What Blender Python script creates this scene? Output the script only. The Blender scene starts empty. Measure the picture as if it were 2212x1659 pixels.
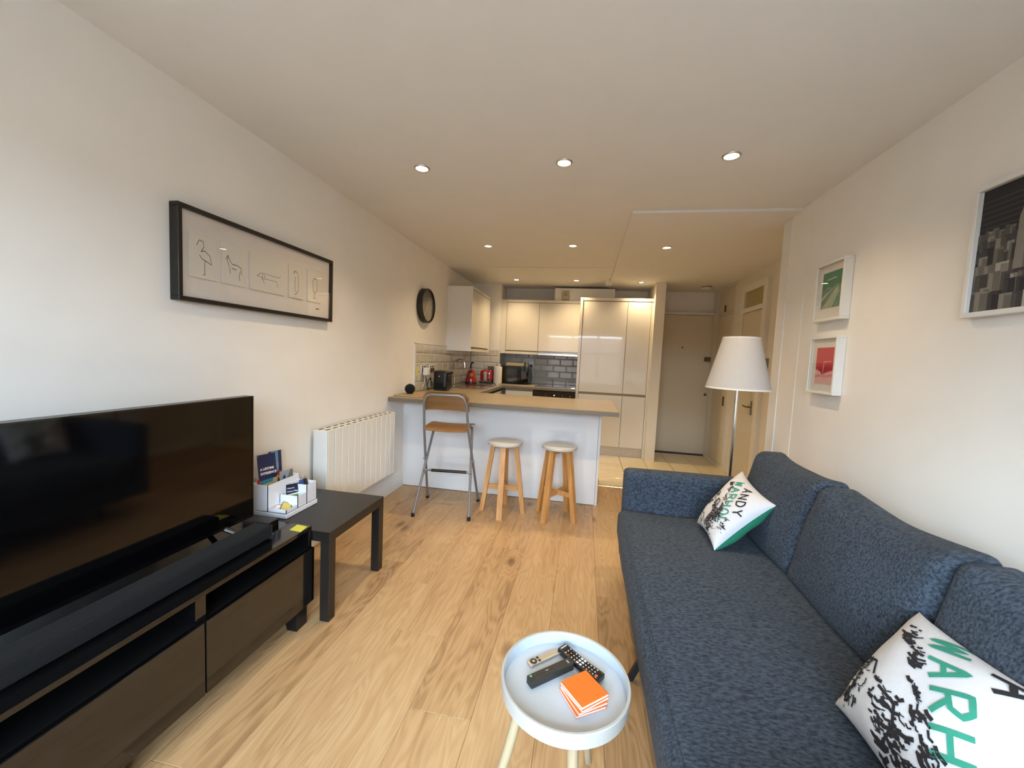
import bpy, bmesh, math, random
from mathutils import Vector, Matrix, noise as mnoise
random.seed(7)
PI = math.pi
S = bpy.context.scene
C = S.collection

# ------------------------------------------------------------------ camera, world, light, exposure
def make_camera():
    yaw, pitch, roll = .17739, .07002, .04582
    cy, sy, cp, sp = math.cos(yaw), math.sin(yaw), math.cos(pitch), math.sin(pitch)
    f = Vector((-sy*cp, cy*cp, -sp)); r = Vector((cy, sy, 0)); u = r.cross(f)
    c, s = math.cos(roll), math.sin(roll)
    r2 = r*c + u*s; u2 = u*c - r*s
    cam = bpy.data.cameras.new('camera'); o = bpy.data.objects.new('camera', cam); C.objects.link(o)
    cam.sensor_fit = 'HORIZONTAL'; cam.sensor_width = 36.0; cam.lens = 859.4/2212*36
    cam.clip_start = .02
    m = Matrix((r2, u2, -f)).transposed().to_4x4(); m.translation = (0, 0, 1.335)
    o.matrix_world = m
    S.camera = o
make_camera()
SKY = (.70, .87, 1.05); SKY_STRENGTH = 27
LAMP_COL = (1.0, .75, .445); LAMP_W = 41.0; LAMP_NEAR_W = 41.0
w = bpy.data.worlds.new('overcast_sky'); S.world = w; w.use_nodes = True
bg = w.node_tree.nodes['Background']; bg.inputs[0].default_value = (*SKY, 1); bg.inputs[1].default_value = SKY_STRENGTH
def soft_sun():
    L = bpy.data.lights.new('hazy_sun', 'SUN'); L.energy = 1.4; L.color = (.74, .91, 1.0); L.angle = math.radians(8)
    o = bpy.data.objects.new('hazy_sun', L); C.objects.link(o); o.location = (-3, -5, 4)
    o.rotation_euler = Vector((.589, .775, -.229)).to_track_quat('-Z', 'Y').to_euler()
soft_sun()
vs = S.view_settings
S.display_settings.display_device = 'sRGB'
vs.view_transform = 'Standard'; vs.look = 'None'; vs.gamma = 1.0; vs.use_curve_mapping = False
vs.exposure = 0.08
try:
    S.cycles.use_denoising = True
    S.cycles.max_bounces = 8; S.cycles.diffuse_bounces = 4; S.cycles.glossy_bounces = 3; S.cycles.use_adaptive_sampling = True; S.cycles.adaptive_threshold = .04; S.cycles.transparent_max_bounces = 12
    S.cycles.caustics_reflective = False; S.cycles.caustics_refractive = False
    S.cycles.sample_clamp_indirect = 6.0
except Exception:
    pass
def portal(x0, x1, z0, z1, y):                       # marks the window opening for sampling the sky
    L = bpy.data.lights.new('window_portal', 'AREA'); L.shape = 'RECTANGLE'
    L.size = x1-x0; L.size_y = z1-z0; L.cycles.is_portal = True
    o = bpy.data.objects.new('window_portal', L); C.objects.link(o)
    o.location = ((x0+x1)/2, y, (z0+z1)/2); o.rotation_euler = (PI/2, 0, 0)   # faces +y, into the room

# ------------------------------------------------------------------ materials
def lin(h):
    h = h.lstrip('#'); v = [int(h[i:i+2], 16)/255 for i in (0, 2, 4)]
    return tuple(((c+.055)/1.055)**2.4 if c > .04045 else c/12.92 for c in v)
MATS = {}
def mat(name, col, rough=.5, metal=0, var=.06, vscale=30, bump=0, bscale=200, coat=0, stretch=(1, 1, 1), emit=0, spec=.5, sheen=0, trans=0, sss=0):
    if name in MATS: return MATS[name]
    if isinstance(col, str): col = lin(col)
    m = bpy.data.materials.new(name); m.use_nodes = True; nt = m.node_tree; N = nt.nodes; Lk = nt.links
    b = N['Principled BSDF']
    b.inputs['Roughness'].default_value = rough; b.inputs['Metallic'].default_value = metal
    b.inputs['Specular IOR Level'].default_value = spec
    b.inputs['Coat Weight'].default_value = coat; b.inputs['Coat Roughness'].default_value = .03
    if sheen: b.inputs['Sheen Weight'].default_value = sheen
    if trans: b.inputs['Transmission Weight'].default_value = trans
    tc = N.new('ShaderNodeTexCoord'); mp = N.new('ShaderNodeMapping'); mp.inputs['Scale'].default_value = stretch
    Lk.new(tc.outputs['Object'], mp.inputs['Vector'])
    nz = N.new('ShaderNodeTexNoise'); nz.inputs['Scale'].default_value = vscale; nz.inputs['Detail'].default_value = 1.5 if var <= .02 else 3
    Lk.new(mp.outputs[0], nz.inputs['Vector'])
    rp = N.new('ShaderNodeMapRange'); rp.inputs['From Min'].default_value = .25; rp.inputs['From Max'].default_value = .75
    rp.inputs['To Min'].default_value = 1-var; rp.inputs['To Max'].default_value = 1+var
    Lk.new(nz.outputs[0], rp.inputs['Value'])
    vm = N.new('ShaderNodeVectorMath'); vm.operation = 'SCALE'; vm.inputs[0].default_value = col
    Lk.new(rp.outputs[0], vm.inputs['Scale']); Lk.new(vm.outputs[0], b.inputs['Base Color'])
    if bump:
        n2 = N.new('ShaderNodeTexNoise'); n2.inputs['Scale'].default_value = bscale; n2.inputs['Detail'].default_value = 3
        Lk.new(mp.outputs[0], n2.inputs['Vector'])
        bp = N.new('ShaderNodeBump'); bp.inputs['Strength'].default_value = bump; bp.inputs['Distance'].default_value = .002
        Lk.new(n2.outputs[0], bp.inputs['Height']); Lk.new(bp.outputs[0], b.inputs['Normal'])
    if emit:
        b.inputs['Emission Color'].default_value = (*col, 1); b.inputs['Emission Strength'].default_value = emit
        m.cycles.emission_sampling = 'NONE'
    MATS[name] = m
    return m
def pane_mat(name, tint=(1, 1, 1), ior=1.5, rough=.0):
    if name in MATS: return MATS[name]
    m = bpy.data.materials.new(name); m.use_nodes = True; nt = m.node_tree; N = nt.nodes; Lk = nt.links
    out = N['Material Output']; N.remove(N['Principled BSDF'])
    t = N.new('ShaderNodeBsdfTransparent'); t.inputs[0].default_value = (*tint, 1)
    g = N.new('ShaderNodeBsdfGlossy'); g.inputs['Roughness'].default_value = rough
    lw = N.new('ShaderNodeLayerWeight'); lw.inputs[0].default_value = .5
    pw = N.new('ShaderNodeMath'); pw.operation = 'POWER'; pw.inputs[1].default_value = 5; Lk.new(lw.outputs['Facing'], pw.inputs[0])
    f = N.new('ShaderNodeMath'); f.operation = 'MULTIPLY_ADD'; f.inputs[1].default_value = .95; f.inputs[2].default_value = .03; Lk.new(pw.outputs[0], f.inputs[0])
    mx = N.new('ShaderNodeMixShader'); Lk.new(f.outputs[0], mx.inputs[0]); Lk.new(t.outputs[0], mx.inputs[1]); Lk.new(g.outputs[0], mx.inputs[2])
    Lk.new(mx.outputs[0], out.inputs[0]); MATS[name] = m
    return m
def plank_mat(name='oak_plank'):
    m = bpy.data.materials.new(name); m.use_nodes = True; nt = m.node_tree; N = nt.nodes; Lk = nt.links; b = N['Principled BSDF']
    tc = N.new('ShaderNodeTexCoord'); oi = N.new('ShaderNodeObjectInfo')
    mul = N.new('ShaderNodeMath'); mul.operation = 'MULTIPLY'; mul.inputs[1].default_value = 37.0; Lk.new(oi.outputs['Random'], mul.inputs[0])
    add = N.new('ShaderNodeVectorMath'); Lk.new(tc.outputs['Object'], add.inputs[0]); Lk.new(mul.outputs[0], add.inputs[1])
    # warped coordinates: the grain bends round the knots
    vor = N.new('ShaderNodeTexVoronoi'); vor.inputs['Scale'].default_value = 1.0
    kmap = N.new('ShaderNodeMapping'); kmap.inputs['Scale'].default_value = (5.2, 2.3, 1); Lk.new(add.outputs[0], kmap.inputs[0]); Lk.new(kmap.outputs[0], vor.inputs['Vector'])
    kn = N.new('ShaderNodeMapRange'); kn.inputs['From Min'].default_value = .02; kn.inputs['From Max'].default_value = .22; kn.inputs['To Min'].default_value = 1; kn.inputs['To Max'].default_value = 0
    kn.interpolation_type = 'SMOOTHSTEP'; Lk.new(vor.outputs['Distance'], kn.inputs[0])
    khalo = N.new('ShaderNodeMapRange'); khalo.inputs['From Min'].default_value = .0; khalo.inputs['From Max'].default_value = .55; khalo.inputs['To Min'].default_value = .30; khalo.inputs['To Max'].default_value = 0
    khalo.interpolation_type = 'SMOOTHSTEP'; Lk.new(vor.outputs['Distance'], khalo.inputs[0])
    # only some cells carry a knot
    wn = N.new('ShaderNodeMath'); wn.operation = 'GREATER_THAN'; wn.inputs[1].default_value = .42
    sep = N.new('ShaderNodeSeparateColor'); Lk.new(vor.outputs['Color'], sep.inputs[0]); Lk.new(sep.outputs[0], wn.inputs[0])
    kmask = N.new('ShaderNodeMath'); kmask.operation = 'MULTIPLY'; Lk.new(kn.outputs[0], kmask.inputs[0]); Lk.new(wn.outputs[0], kmask.inputs[1])
    hmask = N.new('ShaderNodeMath'); hmask.operation = 'MULTIPLY'; Lk.new(khalo.outputs[0], hmask.inputs[0]); Lk.new(wn.outputs[0], hmask.inputs[1])
    gm = N.new('ShaderNodeMapping'); gm.inputs['Scale'].default_value = (6, .8, 1); Lk.new(add.outputs[0], gm.inputs[0])
    wob = N.new('ShaderNodeTexNoise'); wob.inputs['Scale'].default_value = 1.6; wob.inputs['Detail'].default_value = 2; Lk.new(gm.outputs[0], wob.inputs['Vector'])
    cs = N.new('ShaderNodeMath'); cs.operation = 'MULTIPLY_ADD'; cs.inputs[1].default_value = 1.1; Lk.new(wob.outputs[0], cs.inputs[0]); Lk.new(hmask.outputs[0], cs.inputs[2])
    rings = N.new('ShaderNodeMath'); rings.operation = 'MULTIPLY'; rings.inputs[1].default_value = 70; Lk.new(cs.outputs[0], rings.inputs[0])
    sn = N.new('ShaderNodeMath'); sn.operation = 'SINE'; Lk.new(rings.outputs[0], sn.inputs[0])
    fm = N.new('ShaderNodeMapping'); fm.inputs['Scale'].default_value = (190, 2.6, 1); Lk.new(add.outputs[0], fm.inputs[0])
    fine = N.new('ShaderNodeTexNoise'); fine.inputs['Scale'].default_value = 1; fine.inputs['Detail'].default_value = 5; Lk.new(fm.outputs[0], fine.inputs['Vector'])
    big = N.new('ShaderNodeMapping'); big.inputs['Scale'].default_value = (9, 1.3, 1); Lk.new(add.outputs[0], big.inputs[0])
    bn = N.new('ShaderNodeTexNoise'); bn.inputs['Scale'].default_value = 1; bn.inputs['Detail'].default_value = 3; Lk.new(big.outputs[0], bn.inputs['Vector'])
    s1 = N.new('ShaderNodeMath'); s1.operation = 'MULTIPLY_ADD'; s1.inputs[1].default_value = .065; s1.inputs[2].default_value = .17; Lk.new(sn.outputs[0], s1.inputs[0])
    s2 = N.new('ShaderNodeMath'); s2.operation = 'MULTIPLY_ADD'; s2.inputs[1].default_value = .42; Lk.new(fine.outputs[0], s2.inputs[0]); Lk.new(s1.outputs[0], s2.inputs[2])
    s3 = N.new('ShaderNodeMath'); s3.operation = 'MULTIPLY_ADD'; s3.inputs[1].default_value = .55; Lk.new(bn.outputs[0], s3.inputs[0]); Lk.new(s2.outputs[0], s3.inputs[2])
    s4 = N.new('ShaderNodeMath'); s4.operation = 'MULTIPLY_ADD'; s4.inputs[1].default_value = .16; Lk.new(oi.outputs['Random'], s4.inputs[0]); Lk.new(s3.outputs[0], s4.inputs[2])
    cr = N.new('ShaderNodeValToRGB'); e = cr.color_ramp.elements
    e[0].position = .42; e[0].color = (*lin('#7d6040'), 1); e[1].position = 1.0; e[1].color = (*lin('#c8a97e'), 1)
    k = e.new(.66); k.color = (*lin('#b28e64'), 1)
    Lk.new(s4.outputs[0], cr.inputs[0])
    mx = N.new('ShaderNodeMix'); mx.data_type = 'RGBA'; mx.inputs['B'].default_value = (*lin('#5b3b22'), 1)
    kk = N.new('ShaderNodeMath'); kk.operation = 'MULTIPLY'; kk.inputs[1].default_value = .75; Lk.new(kmask.outputs[0], kk.inputs[0])
    Lk.new(kk.outputs[0], mx.inputs['Factor']); Lk.new(cr.outputs[0], mx.inputs['A']); Lk.new(mx.outputs['Result'], b.inputs['Base Color'])
    b.inputs['Roughness'].default_value = .42; b.inputs['Specular IOR Level'].default_value = .4
    bp = N.new('ShaderNodeBump'); bp.inputs['Strength'].default_value = .12; bp.inputs['Distance'].default_value = .001; Lk.new(fine.outputs[0], bp.inputs['Height']); Lk.new(bp.outputs[0], b.inputs['Normal'])
    MATS[name] = m
    return m
def wood_mat(name, dark, light, axis='x', rough=.4, scale=1.0):
    if name in MATS: return MATS[name]
    m = bpy.data.materials.new(name); m.use_nodes = True; nt = m.node_tree; N = nt.nodes; Lk = nt.links; b = N['Principled BSDF']
    tc = N.new('ShaderNodeTexCoord'); mp = N.new('ShaderNodeMapping')
    st = {'x': (4, 60, 60), 'y': (60, 4, 60), 'z': (60, 60, 4)}[axis]; mp.inputs['Scale'].default_value = tuple(s*scale for s in st)
    Lk.new(tc.outputs['Object'], mp.inputs[0])
    n1 = N.new('ShaderNodeTexNoise'); n1.inputs['Scale'].default_value = 1; n1.inputs['Detail'].default_value = 5; n1.inputs['Distortion'].default_value = .4; Lk.new(mp.outputs[0], n1.inputs['Vector'])
    cr = N.new('ShaderNodeValToRGB'); cr.color_ramp.elements[0].position = .3; cr.color_ramp.elements[1].position = .7
    cr.color_ramp.elements[0].color = (*lin(dark), 1); cr.color_ramp.elements[1].color = (*lin(light), 1)
    Lk.new(n1.outputs[0], cr.inputs[0]); Lk.new(cr.outputs[0], b.inputs['Base Color']); b.inputs['Roughness'].default_value = rough
    MATS[name] = m
    return m
def fabric_mat(name, dark, light, scale=1.0, rough=.92, stretch=(1, 1, 1), bump=.5):
    if name in MATS: return MATS[name]
    m = bpy.data.materials.new(name); m.use_nodes = True; nt = m.node_tree; N = nt.nodes; Lk = nt.links; b = N['Principled BSDF']
    tc = N.new('ShaderNodeTexCoord'); mp = N.new('ShaderNodeMapping'); mp.inputs['Scale'].default_value = stretch; Lk.new(tc.outputs['Object'], mp.inputs[0])
    n1 = N.new('ShaderNodeTexNoise'); n1.inputs['Scale'].default_value = 190*scale; n1.inputs['Detail'].default_value = 4; Lk.new(mp.outputs[0], n1.inputs['Vector'])
    n2 = N.new('ShaderNodeTexNoise'); n2.inputs['Scale'].default_value = 620*scale; n2.inputs['Detail'].default_value = 2; Lk.new(tc.outputs['Object'], n2.inputs['Vector'])
    ad = N.new('ShaderNodeMath'); ad.operation = 'MULTIPLY_ADD'; ad.inputs[1].default_value = .5; Lk.new(n2.outputs[0], ad.inputs[0]); Lk.new(n1.outputs[0], ad.inputs[2])
    cr = N.new('ShaderNodeValToRGB'); cr.color_ramp.elements[0].position = .58; cr.color_ramp.elements[1].position = .95
    cr.color_ramp.elements[0].color = (*lin(dark), 1); cr.color_ramp.elements[1].color = (*lin(light), 1)
    Lk.new(ad.outputs[0], cr.inputs[0]); Lk.new(cr.outputs[0], b.inputs['Base Color'])
    b.inputs['Roughness'].default_value = rough; b.inputs['Sheen Weight'].default_value = .03; b.inputs['Specular IOR Level'].default_value = .2
    bp = N.new('ShaderNodeBump'); bp.inputs['Strength'].default_value = bump; bp.inputs['Distance'].default_value = .0015; Lk.new(ad.outputs[0], bp.inputs['Height']); Lk.new(bp.outputs[0], b.inputs['Normal'])
    MATS[name] = m
    return m

# ------------------------------------------------------------------ mesh builder
class MB:
    def __init__(s): s.v = []; s.f = []; s.m = []; s.sm = []; s.cur = 0
    def add(s, vs, fs, smooth=True):
        o = len(s.v); s.v += [tuple(v) for v in vs]
        for f in fs: s.f.append(tuple(i+o for i in f)); s.m.append(s.cur); s.sm.append(smooth)
        return s
    def slot(s, i): s.cur = i; return s
    def box(s, x0, x1, y0, y1, z0, z1, bev=0, seg=1):
        if x1 < x0: x0, x1 = x1, x0
        if y1 < y0: y0, y1 = y1, y0
        if z1 < z0: z0, z1 = z1, z0
        if not bev:
            v = [(x0, y0, z0), (x1, y0, z0), (x1, y1, z0), (x0, y1, z0), (x0, y0, z1), (x1, y0, z1), (x1, y1, z1), (x0, y1, z1)]
            return s.add(v, [(0, 3, 2, 1), (4, 5, 6, 7), (0, 1, 5, 4), (1, 2, 6, 5), (2, 3, 7, 6), (3, 0, 4, 7)], False)
        bm = bmesh.new(); bmesh.ops.create_cube(bm, size=1)
        for v in bm.verts: v.co = Vector(((x0+x1)/2+v.co.x*(x1-x0), (y0+y1)/2+v.co.y*(y1-y0), (z0+z1)/2+v.co.z*(z1-z0)))
        bev = min(bev, .49*min(x1-x0, y1-y0, z1-z0))
        bmesh.ops.bevel(bm, geom=list(bm.edges), offset=bev, segments=seg, affect='EDGES', profile=.5)
        return s.bm(bm, False)
    def bm(s, bm, smooth=True):
        bm.verts.index_update(); s.add([v.co[:] for v in bm.verts], [[v.index for v in f.verts] for f in bm.faces], smooth); bm.free(); return s
    def cyl(s, p0, p1, r0, r1=None, n=16, caps=True):
        r1 = r0 if r1 is None else r1
        p0, p1 = Vector(p0), Vector(p1); d = (p1-p0).normalized()
        a = d.orthogonal().normalized(); b = d.cross(a); v = []
        for p, r in ((p0, r0), (p1, r1)):
            for i in range(n):
                t = 2*PI*i/n; v.append(p+(a*math.cos(t)+b*math.sin(t))*r)
        f = [(i, (i+1) % n, n+(i+1) % n, n+i) for i in range(n)]
        if caps: f += [tuple(range(n))[::-1], tuple(range(n, 2*n))]
        return s.add(v, f)
    def tube(s, pts, r, n=10, smooth=0, closed=False):
        P = [Vector(p) for p in pts]
        if smooth:
            Q = []; L = len(P)
            for i in range(L if closed else L-1):
                a, b, c, d = (P[(i-1) % L] if closed or i else P[0]*2-P[1]), P[i], P[(i+1) % L], (P[(i+2) % L] if closed or i+2 < L else P[-1]*2-P[-2])
                for k in range(smooth):
                    t = k/smooth; Q.append(.5*((2*b)+(c-a)*t+(2*a-5*b+4*c-d)*t*t+(3*b-a-3*c+d)*t**3))
            if not closed: Q.append(P[-1])
            P = Q
        L = len(P); v = []; up = None
        for i, p in enumerate(P):
            if closed: d = P[(i+1) % L]-P[i-1]
            else: d = (P[min(i+1, L-1)]-P[max(i-1, 0)])
            d.normalize()
            if up is None: up = d.orthogonal().normalized()
            up = (up-d*up.dot(d)).normalized(); b = d.cross(up)
            rr = r(i/(L-1)) if callable(r) else r
            for k in range(n):
                t = 2*PI*k/n; v.append(p+(up*math.cos(t)+b*math.sin(t))*rr)
        f = []
        for i in range(L if closed else L-1):
            j = (i+1) % L
            for k in range(n): f.append((i*n+k, i*n+(k+1) % n, j*n+(k+1) % n, j*n+k))
        if not closed: f += [tuple(range(n))[::-1], tuple(range((L-1)*n, L*n))]
        return s.add(v, f)
    def lathe(s, prof, c=(0, 0, 0), n=32, axis='z'):
        v = []; f = []; L = len(prof)
        for r, z in prof:
            for i in range(n):
                t = 2*PI*i/n; x, y = r*math.cos(t), r*math.sin(t)
                p = {'z': (x, y, z), 'x': (z, x, y), 'y': (y, z, x)}[axis]
                v.append((c[0]+p[0], c[1]+p[1], c[2]+p[2]))
        ring = prof[0][0] > 1e-6 and prof[-1][0] > 1e-6          # a closed ring has no caps
        if ring and prof[0] == prof[-1]: L -= 1; v = v[:L*n]
        for j in range(L if ring else L-1):
            k = (j+1) % L
            for i in range(n): f.append((j*n+i, j*n+(i+1) % n, k*n+(i+1) % n, k*n+i))
        if not ring:
            if prof[0][0] > 1e-6: f.append(tuple(range(n))[::-1])
            if prof[-1][0] > 1e-6: f.append(tuple(range((L-1)*n, L*n)))
        return s.add(v, f)
    def prism(s, poly, a, b, plane='xz'):
        n = len(poly); v = []
        for t in (a, b):
            for p, q in poly: v.append({'xz': (p, t, q), 'xy': (p, q, t), 'yz': (t, p, q)}[plane])
        f = [tuple(range(n)), tuple(range(n, 2*n))[::-1]]
        f += [((i+1) % n, i, n+i, n+(i+1) % n) for i in range(n)]
        return s.add(v, f)
    def soft(s, x0, x1, y0, y1, z0, z1, r=.05, n=10, puff=(0, 0, 0), fn=None):
        bm = bmesh.new(); bmesh.ops.create_cube(bm, size=2)
        bmesh.ops.subdivide_edges(bm, edges=list(bm.edges), cuts=n, use_grid_fill=True)
        h = Vector(((x1-x0)/2, (y1-y0)/2, (z1-z0)/2)); c = Vector(((x0+x1)/2, (y0+y1)/2, (z0+z1)/2))
        for v in bm.verts:
            u = v.co.copy()
            w_ = Vector([math.copysign(1-(1-abs(q))**1.35, q) for q in u])      # denser near the edges
            p = Vector((w_.x*h.x, w_.y*h.y, w_.z*h.z))
            q = Vector([max(-(h[i]-r), min(h[i]-r, p[i])) for i in range(3)])
            d = p-q
            p = q+(d.normalized()*r if d.length > 1e-9 else d)
            pf = [(1-w_[(i+1) % 3]**2)*(1-w_[(i+2) % 3]**2) for i in range(3)]
            for i in range(3): p[i] += math.copysign(puff[i]*pf[i], w_[i]) if abs(u[i]) > .999 else 0
            p = p+c
            v.co = Vector(fn(p)) if fn else p
        return s.bm(bm)
    def quad(s, a, b, c, d): return s.add([a, b, c, d], [(0, 1, 2, 3)])
    def ribbon(s, pts, wd, fn, step=.04):
        # a pen stroke along a 2-D polyline, mapped onto a surface by fn(u, v)
        P = []
        for a, b in zip(pts[:-1], pts[1:]):
            k = max(1, int(math.hypot(b[0]-a[0], b[1]-a[1])/step))
            P += [(a[0]+(b[0]-a[0])*t/k, a[1]+(b[1]-a[1])*t/k) for t in range(k)]
        P.append(pts[-1]); v = []; f = []
        for i, p in enumerate(P):
            a, b = P[max(i-1, 0)], P[min(i+1, len(P)-1)]
            dx, dy = b[0]-a[0], b[1]-a[1]; L = math.hypot(dx, dy) or 1
            nx, ny = -dy/L*wd/2, dx/L*wd/2
            v += [fn(p[0]+nx, p[1]+ny), fn(p[0]-nx, p[1]-ny)]
        for i in range(len(P)-1): f.append((2*i, 2*i+1, 2*i+3, 2*i+2))
        return s.add(v, f)
    def mesh(s, name, mats, inv=None, sharp=35, uv=None):
        me = bpy.data.meshes.new(name)
        vs = [inv @ Vector(v) for v in s.v] if inv is not None else s.v
        me.from_pydata(vs, [], s.f)
        for m in (mats if isinstance(mats, (list, tuple)) else [mats]): me.materials.append(m)
        me.polygons.foreach_set('material_index', s.m)
        bm = bmesh.new(); bm.from_mesh(me); bmesh.ops.recalc_face_normals(bm, faces=list(bm.faces)); bm.to_mesh(me); bm.free()
        me.set_sharp_from_angle(angle=math.radians(sharp))
        me.polygons.foreach_set('use_smooth', s.sm)
        me.update()
        return me
WM = {}
def link(o, parent, world):
    C.objects.link(o)
    if parent is not None: o.parent = parent
    WM[o.name] = world
    return o
def thing(name, label, cat, loc=(0, 0, 0), rotz=0, group=None):
    o = bpy.data.objects.new(name, None); o.empty_display_size = .05
    o.location = loc; o.rotation_euler = (0, 0, rotz)
    link(o, None, Matrix.Translation(loc) @ Matrix.Rotation(rotz, 4, 'Z'))
    return tag(o, label, cat, group)
def tag(o, label, cat, group=None):
    o['label'] = label; o['category'] = cat
    if group: o['group'] = group
    return o
def part(name, mb, mats, parent=None, local=False, label=None, sharp=35, origin=None):
    """one mesh object; the builder's coordinates are the world's unless local"""
    pm = WM[parent.name] if parent is not None else Matrix.Identity(4)
    if origin is not None:
        loc = Matrix.Translation(pm.inverted() @ Vector(origin)); wm = pm @ loc
    else: loc = Matrix.Identity(4); wm = pm
    me = mb.mesh(name, mats, None if local else wm.inverted(), sharp)
    o = bpy.data.objects.new(name, me); o.matrix_local = loc
    link(o, parent, wm)
    if label: o['label'] = label
    return o
def place(name, me, parent, world_loc, rot=None):
    """a piece that shares its mesh with others"""
    pm = WM[parent.name]; o = bpy.data.objects.new(name, me)
    m = pm.inverted() @ (Matrix.Translation(world_loc) @ (rot or Matrix.Identity(4)))
    o.matrix_local = m
    return link(o, parent, pm @ m)
def struct(name, mb, mats, parent=None, **k):
    o = part(name, mb, mats, parent, **k)
    o['kind'] = 'structure'
    return o
def copy_tree(o, parent=None):
    c = o.copy(); C.objects.link(c); c.parent = parent
    WM[c.name] = WM[o.name]
    for ch in [x for x in bpy.data.objects if x.parent == o]: copy_tree(ch, c)
    return c
def text_mesh(name, body, size, m, parent, world, extrude=.0003, align='LEFT', bold=0):
    cu = bpy.data.curves.new(name, 'FONT'); cu.body = body; cu.size = size; cu.extrude = extrude; cu.align_x = align; cu.align_y = 'CENTER'
    cu.offset = bold; cu.resolution_u = 3
    t = bpy.data.objects.new('tmp_text', cu); C.objects.link(t)
    me = bpy.data.meshes.new_from_object(t.evaluated_get(bpy.context.evaluated_depsgraph_get()))
    bpy.data.objects.remove(t)
    me.name = name; me.materials.clear(); me.materials.append(m)
    pm = WM[parent.name]; o = bpy.data.objects.new(name, me); o.matrix_local = pm.inverted() @ world
    return link(o, parent, world)
def frame_m(o, x, y):
    """matrix whose local x / y run along the given world directions, origin o"""
    x = Vector(x).normalized(); y = Vector(y); z = x.cross(y).normalized(); y = z.cross(x)
    m = Matrix((x, y, z)).transposed().to_4x4(); m.translation = o
    return m

# ------------------------------------------------------------------ the room
XL, XR, XH, H, YR, YB = -1.736, 1.38, 1.816, 2.41, -1.2, 6.28
YP = 3.658                                                    # front panel of the peninsula
paint = mat('wall_paint', (.855, .832, .785), rough=.75, var=.015, vscale=6)
ceil_paint = mat('ceiling_paint', (.82, .808, .78), rough=.85, var=.012, vscale=5)
gloss_white = mat('white_woodwork', (.80, .79, .77), rough=.35, var=.01)
hall_paint = mat('hall_paint', (.76, .70, .58), rough=.5, var=.012, vscale=8)
oak = plank_mat()

# floors: boards in the living room, tiles in the kitchen and hall
fl = struct('floor', MB().box(XL-.1, XH+.1, YR-.1, 4.29, -.12, -.012), mat('floor_base', '#5d4a33', rough=.8))
PW = .2385; x_first = -.334-PW*6
plank_meshes = {}
def plank_mesh(wd, ln):
    key = (round(wd, 4), round(ln, 3))
    if key not in plank_meshes:
        b = .0012; x, y = wd/2-.0003, ln/2-.0003
        v = [(-x, -y, -.012), (x, -y, -.012), (x, y, -.012), (-x, y, -.012), (-x, -y, -b), (x, -y, -b), (x, y, -b), (-x, y, -b),
             (-x+b, -y+b, 0), (x-b, -y+b, 0), (x-b, y-b, 0), (-x+b, y-b, 0)]
        f = [(0, 3, 2, 1), (0, 1, 5, 4), (1, 2, 6, 5), (2, 3, 7, 6), (3, 0, 4, 7), (4, 5, 9, 8), (5, 6, 10, 9), (6, 7, 11, 10), (7, 4, 8, 11), (8, 9, 10, 11)]
        plank_meshes[key] = MB().add(v, f).mesh('plank', oak, sharp=15)
    return plank_meshes[key]
ends = {4: 1.713, 5: 2.645, 6: 2.32, 7: 2.95, 8: 2.23, 3: 2.1}
PL = 1.321
for i in range(0, 15):
    a, b = x_first+i*PW, x_first+(i+1)*PW
    a, b = max(a, XL), min(b, XH)
    if b-a < .02: continue
    y0 = YR if a < XR-.02 else 3.0
    e = ends.get(i, 1.0+((i*.487) % 1.0)*PL); e -= PL*math.ceil((e-y0)/PL)
    while e < 4.29:
        s, t = max(e, y0), min(e+PL, 4.285)
        if t-s > .03: place('plank', plank_mesh(b-a, t-s), fl, ((a+b)/2, (s+t)/2, 0))
        e += PL
ft = struct('floor', MB().box(XL-.1, XH+.1, 4.29, YB+.1, -.12, -.006), mat('grout_brown', '#6b5a3e', rough=.9))
tile_m = mat('cream_floor_tile', '#d9c8a0', rough=.28, var=.05, vscale=9, coat=.2)
TX, TY = .318, .31
tme = MB().box(-TX/2+.003, TX/2-.003, -TY/2+.003, TY/2-.003, -.006, .001, bev=.0015).mesh('tile', tile_m)
for i in range(-5, 5):
    for j in range(0, 7):
        cx, cy = .225+(i+.5)*TX, 4.30+(j+.5)*TY
        if -1.3 < cx < XH-.05 and cy < YB-.05: place('tile', tme, ft, (cx, cy, 0))
struct('trim_3', MB().prism([(4.262, 0), (4.268, .005), (4.30, .006), (4.31, .001)], .19, XH, 'yz'), mat('threshold_brass', '#c9b58a', rough=.25, metal=1))

# walls
struct('wall_left', MB().box(XL-.12, XL, YR-.15, YB+.1, 0, H), paint)
struct('wall_right', MB().box(XR, XH, YR-.15, 3.255, 0, H), paint)
struct('wall_back', MB().box(XL-.12, XH+.12, YB, YB+.12, 0, H+.1), paint)
struct('wall_hall', MB().box(XH, XH+.12, 3.255, YB, 0, H), hall_paint)
struct('wall_partition', MB().box(.875, 1.0, 5.57, YB, 0, H-.005), hall_paint)
struct('wall_boxing', MB().box(XL, -1.28, 5.92, YB, .3, H-.002), paint)
struct('wall_duct', MB().box(-.49, .375, 6.0, YB, 2.19, 2.37), paint)
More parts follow.
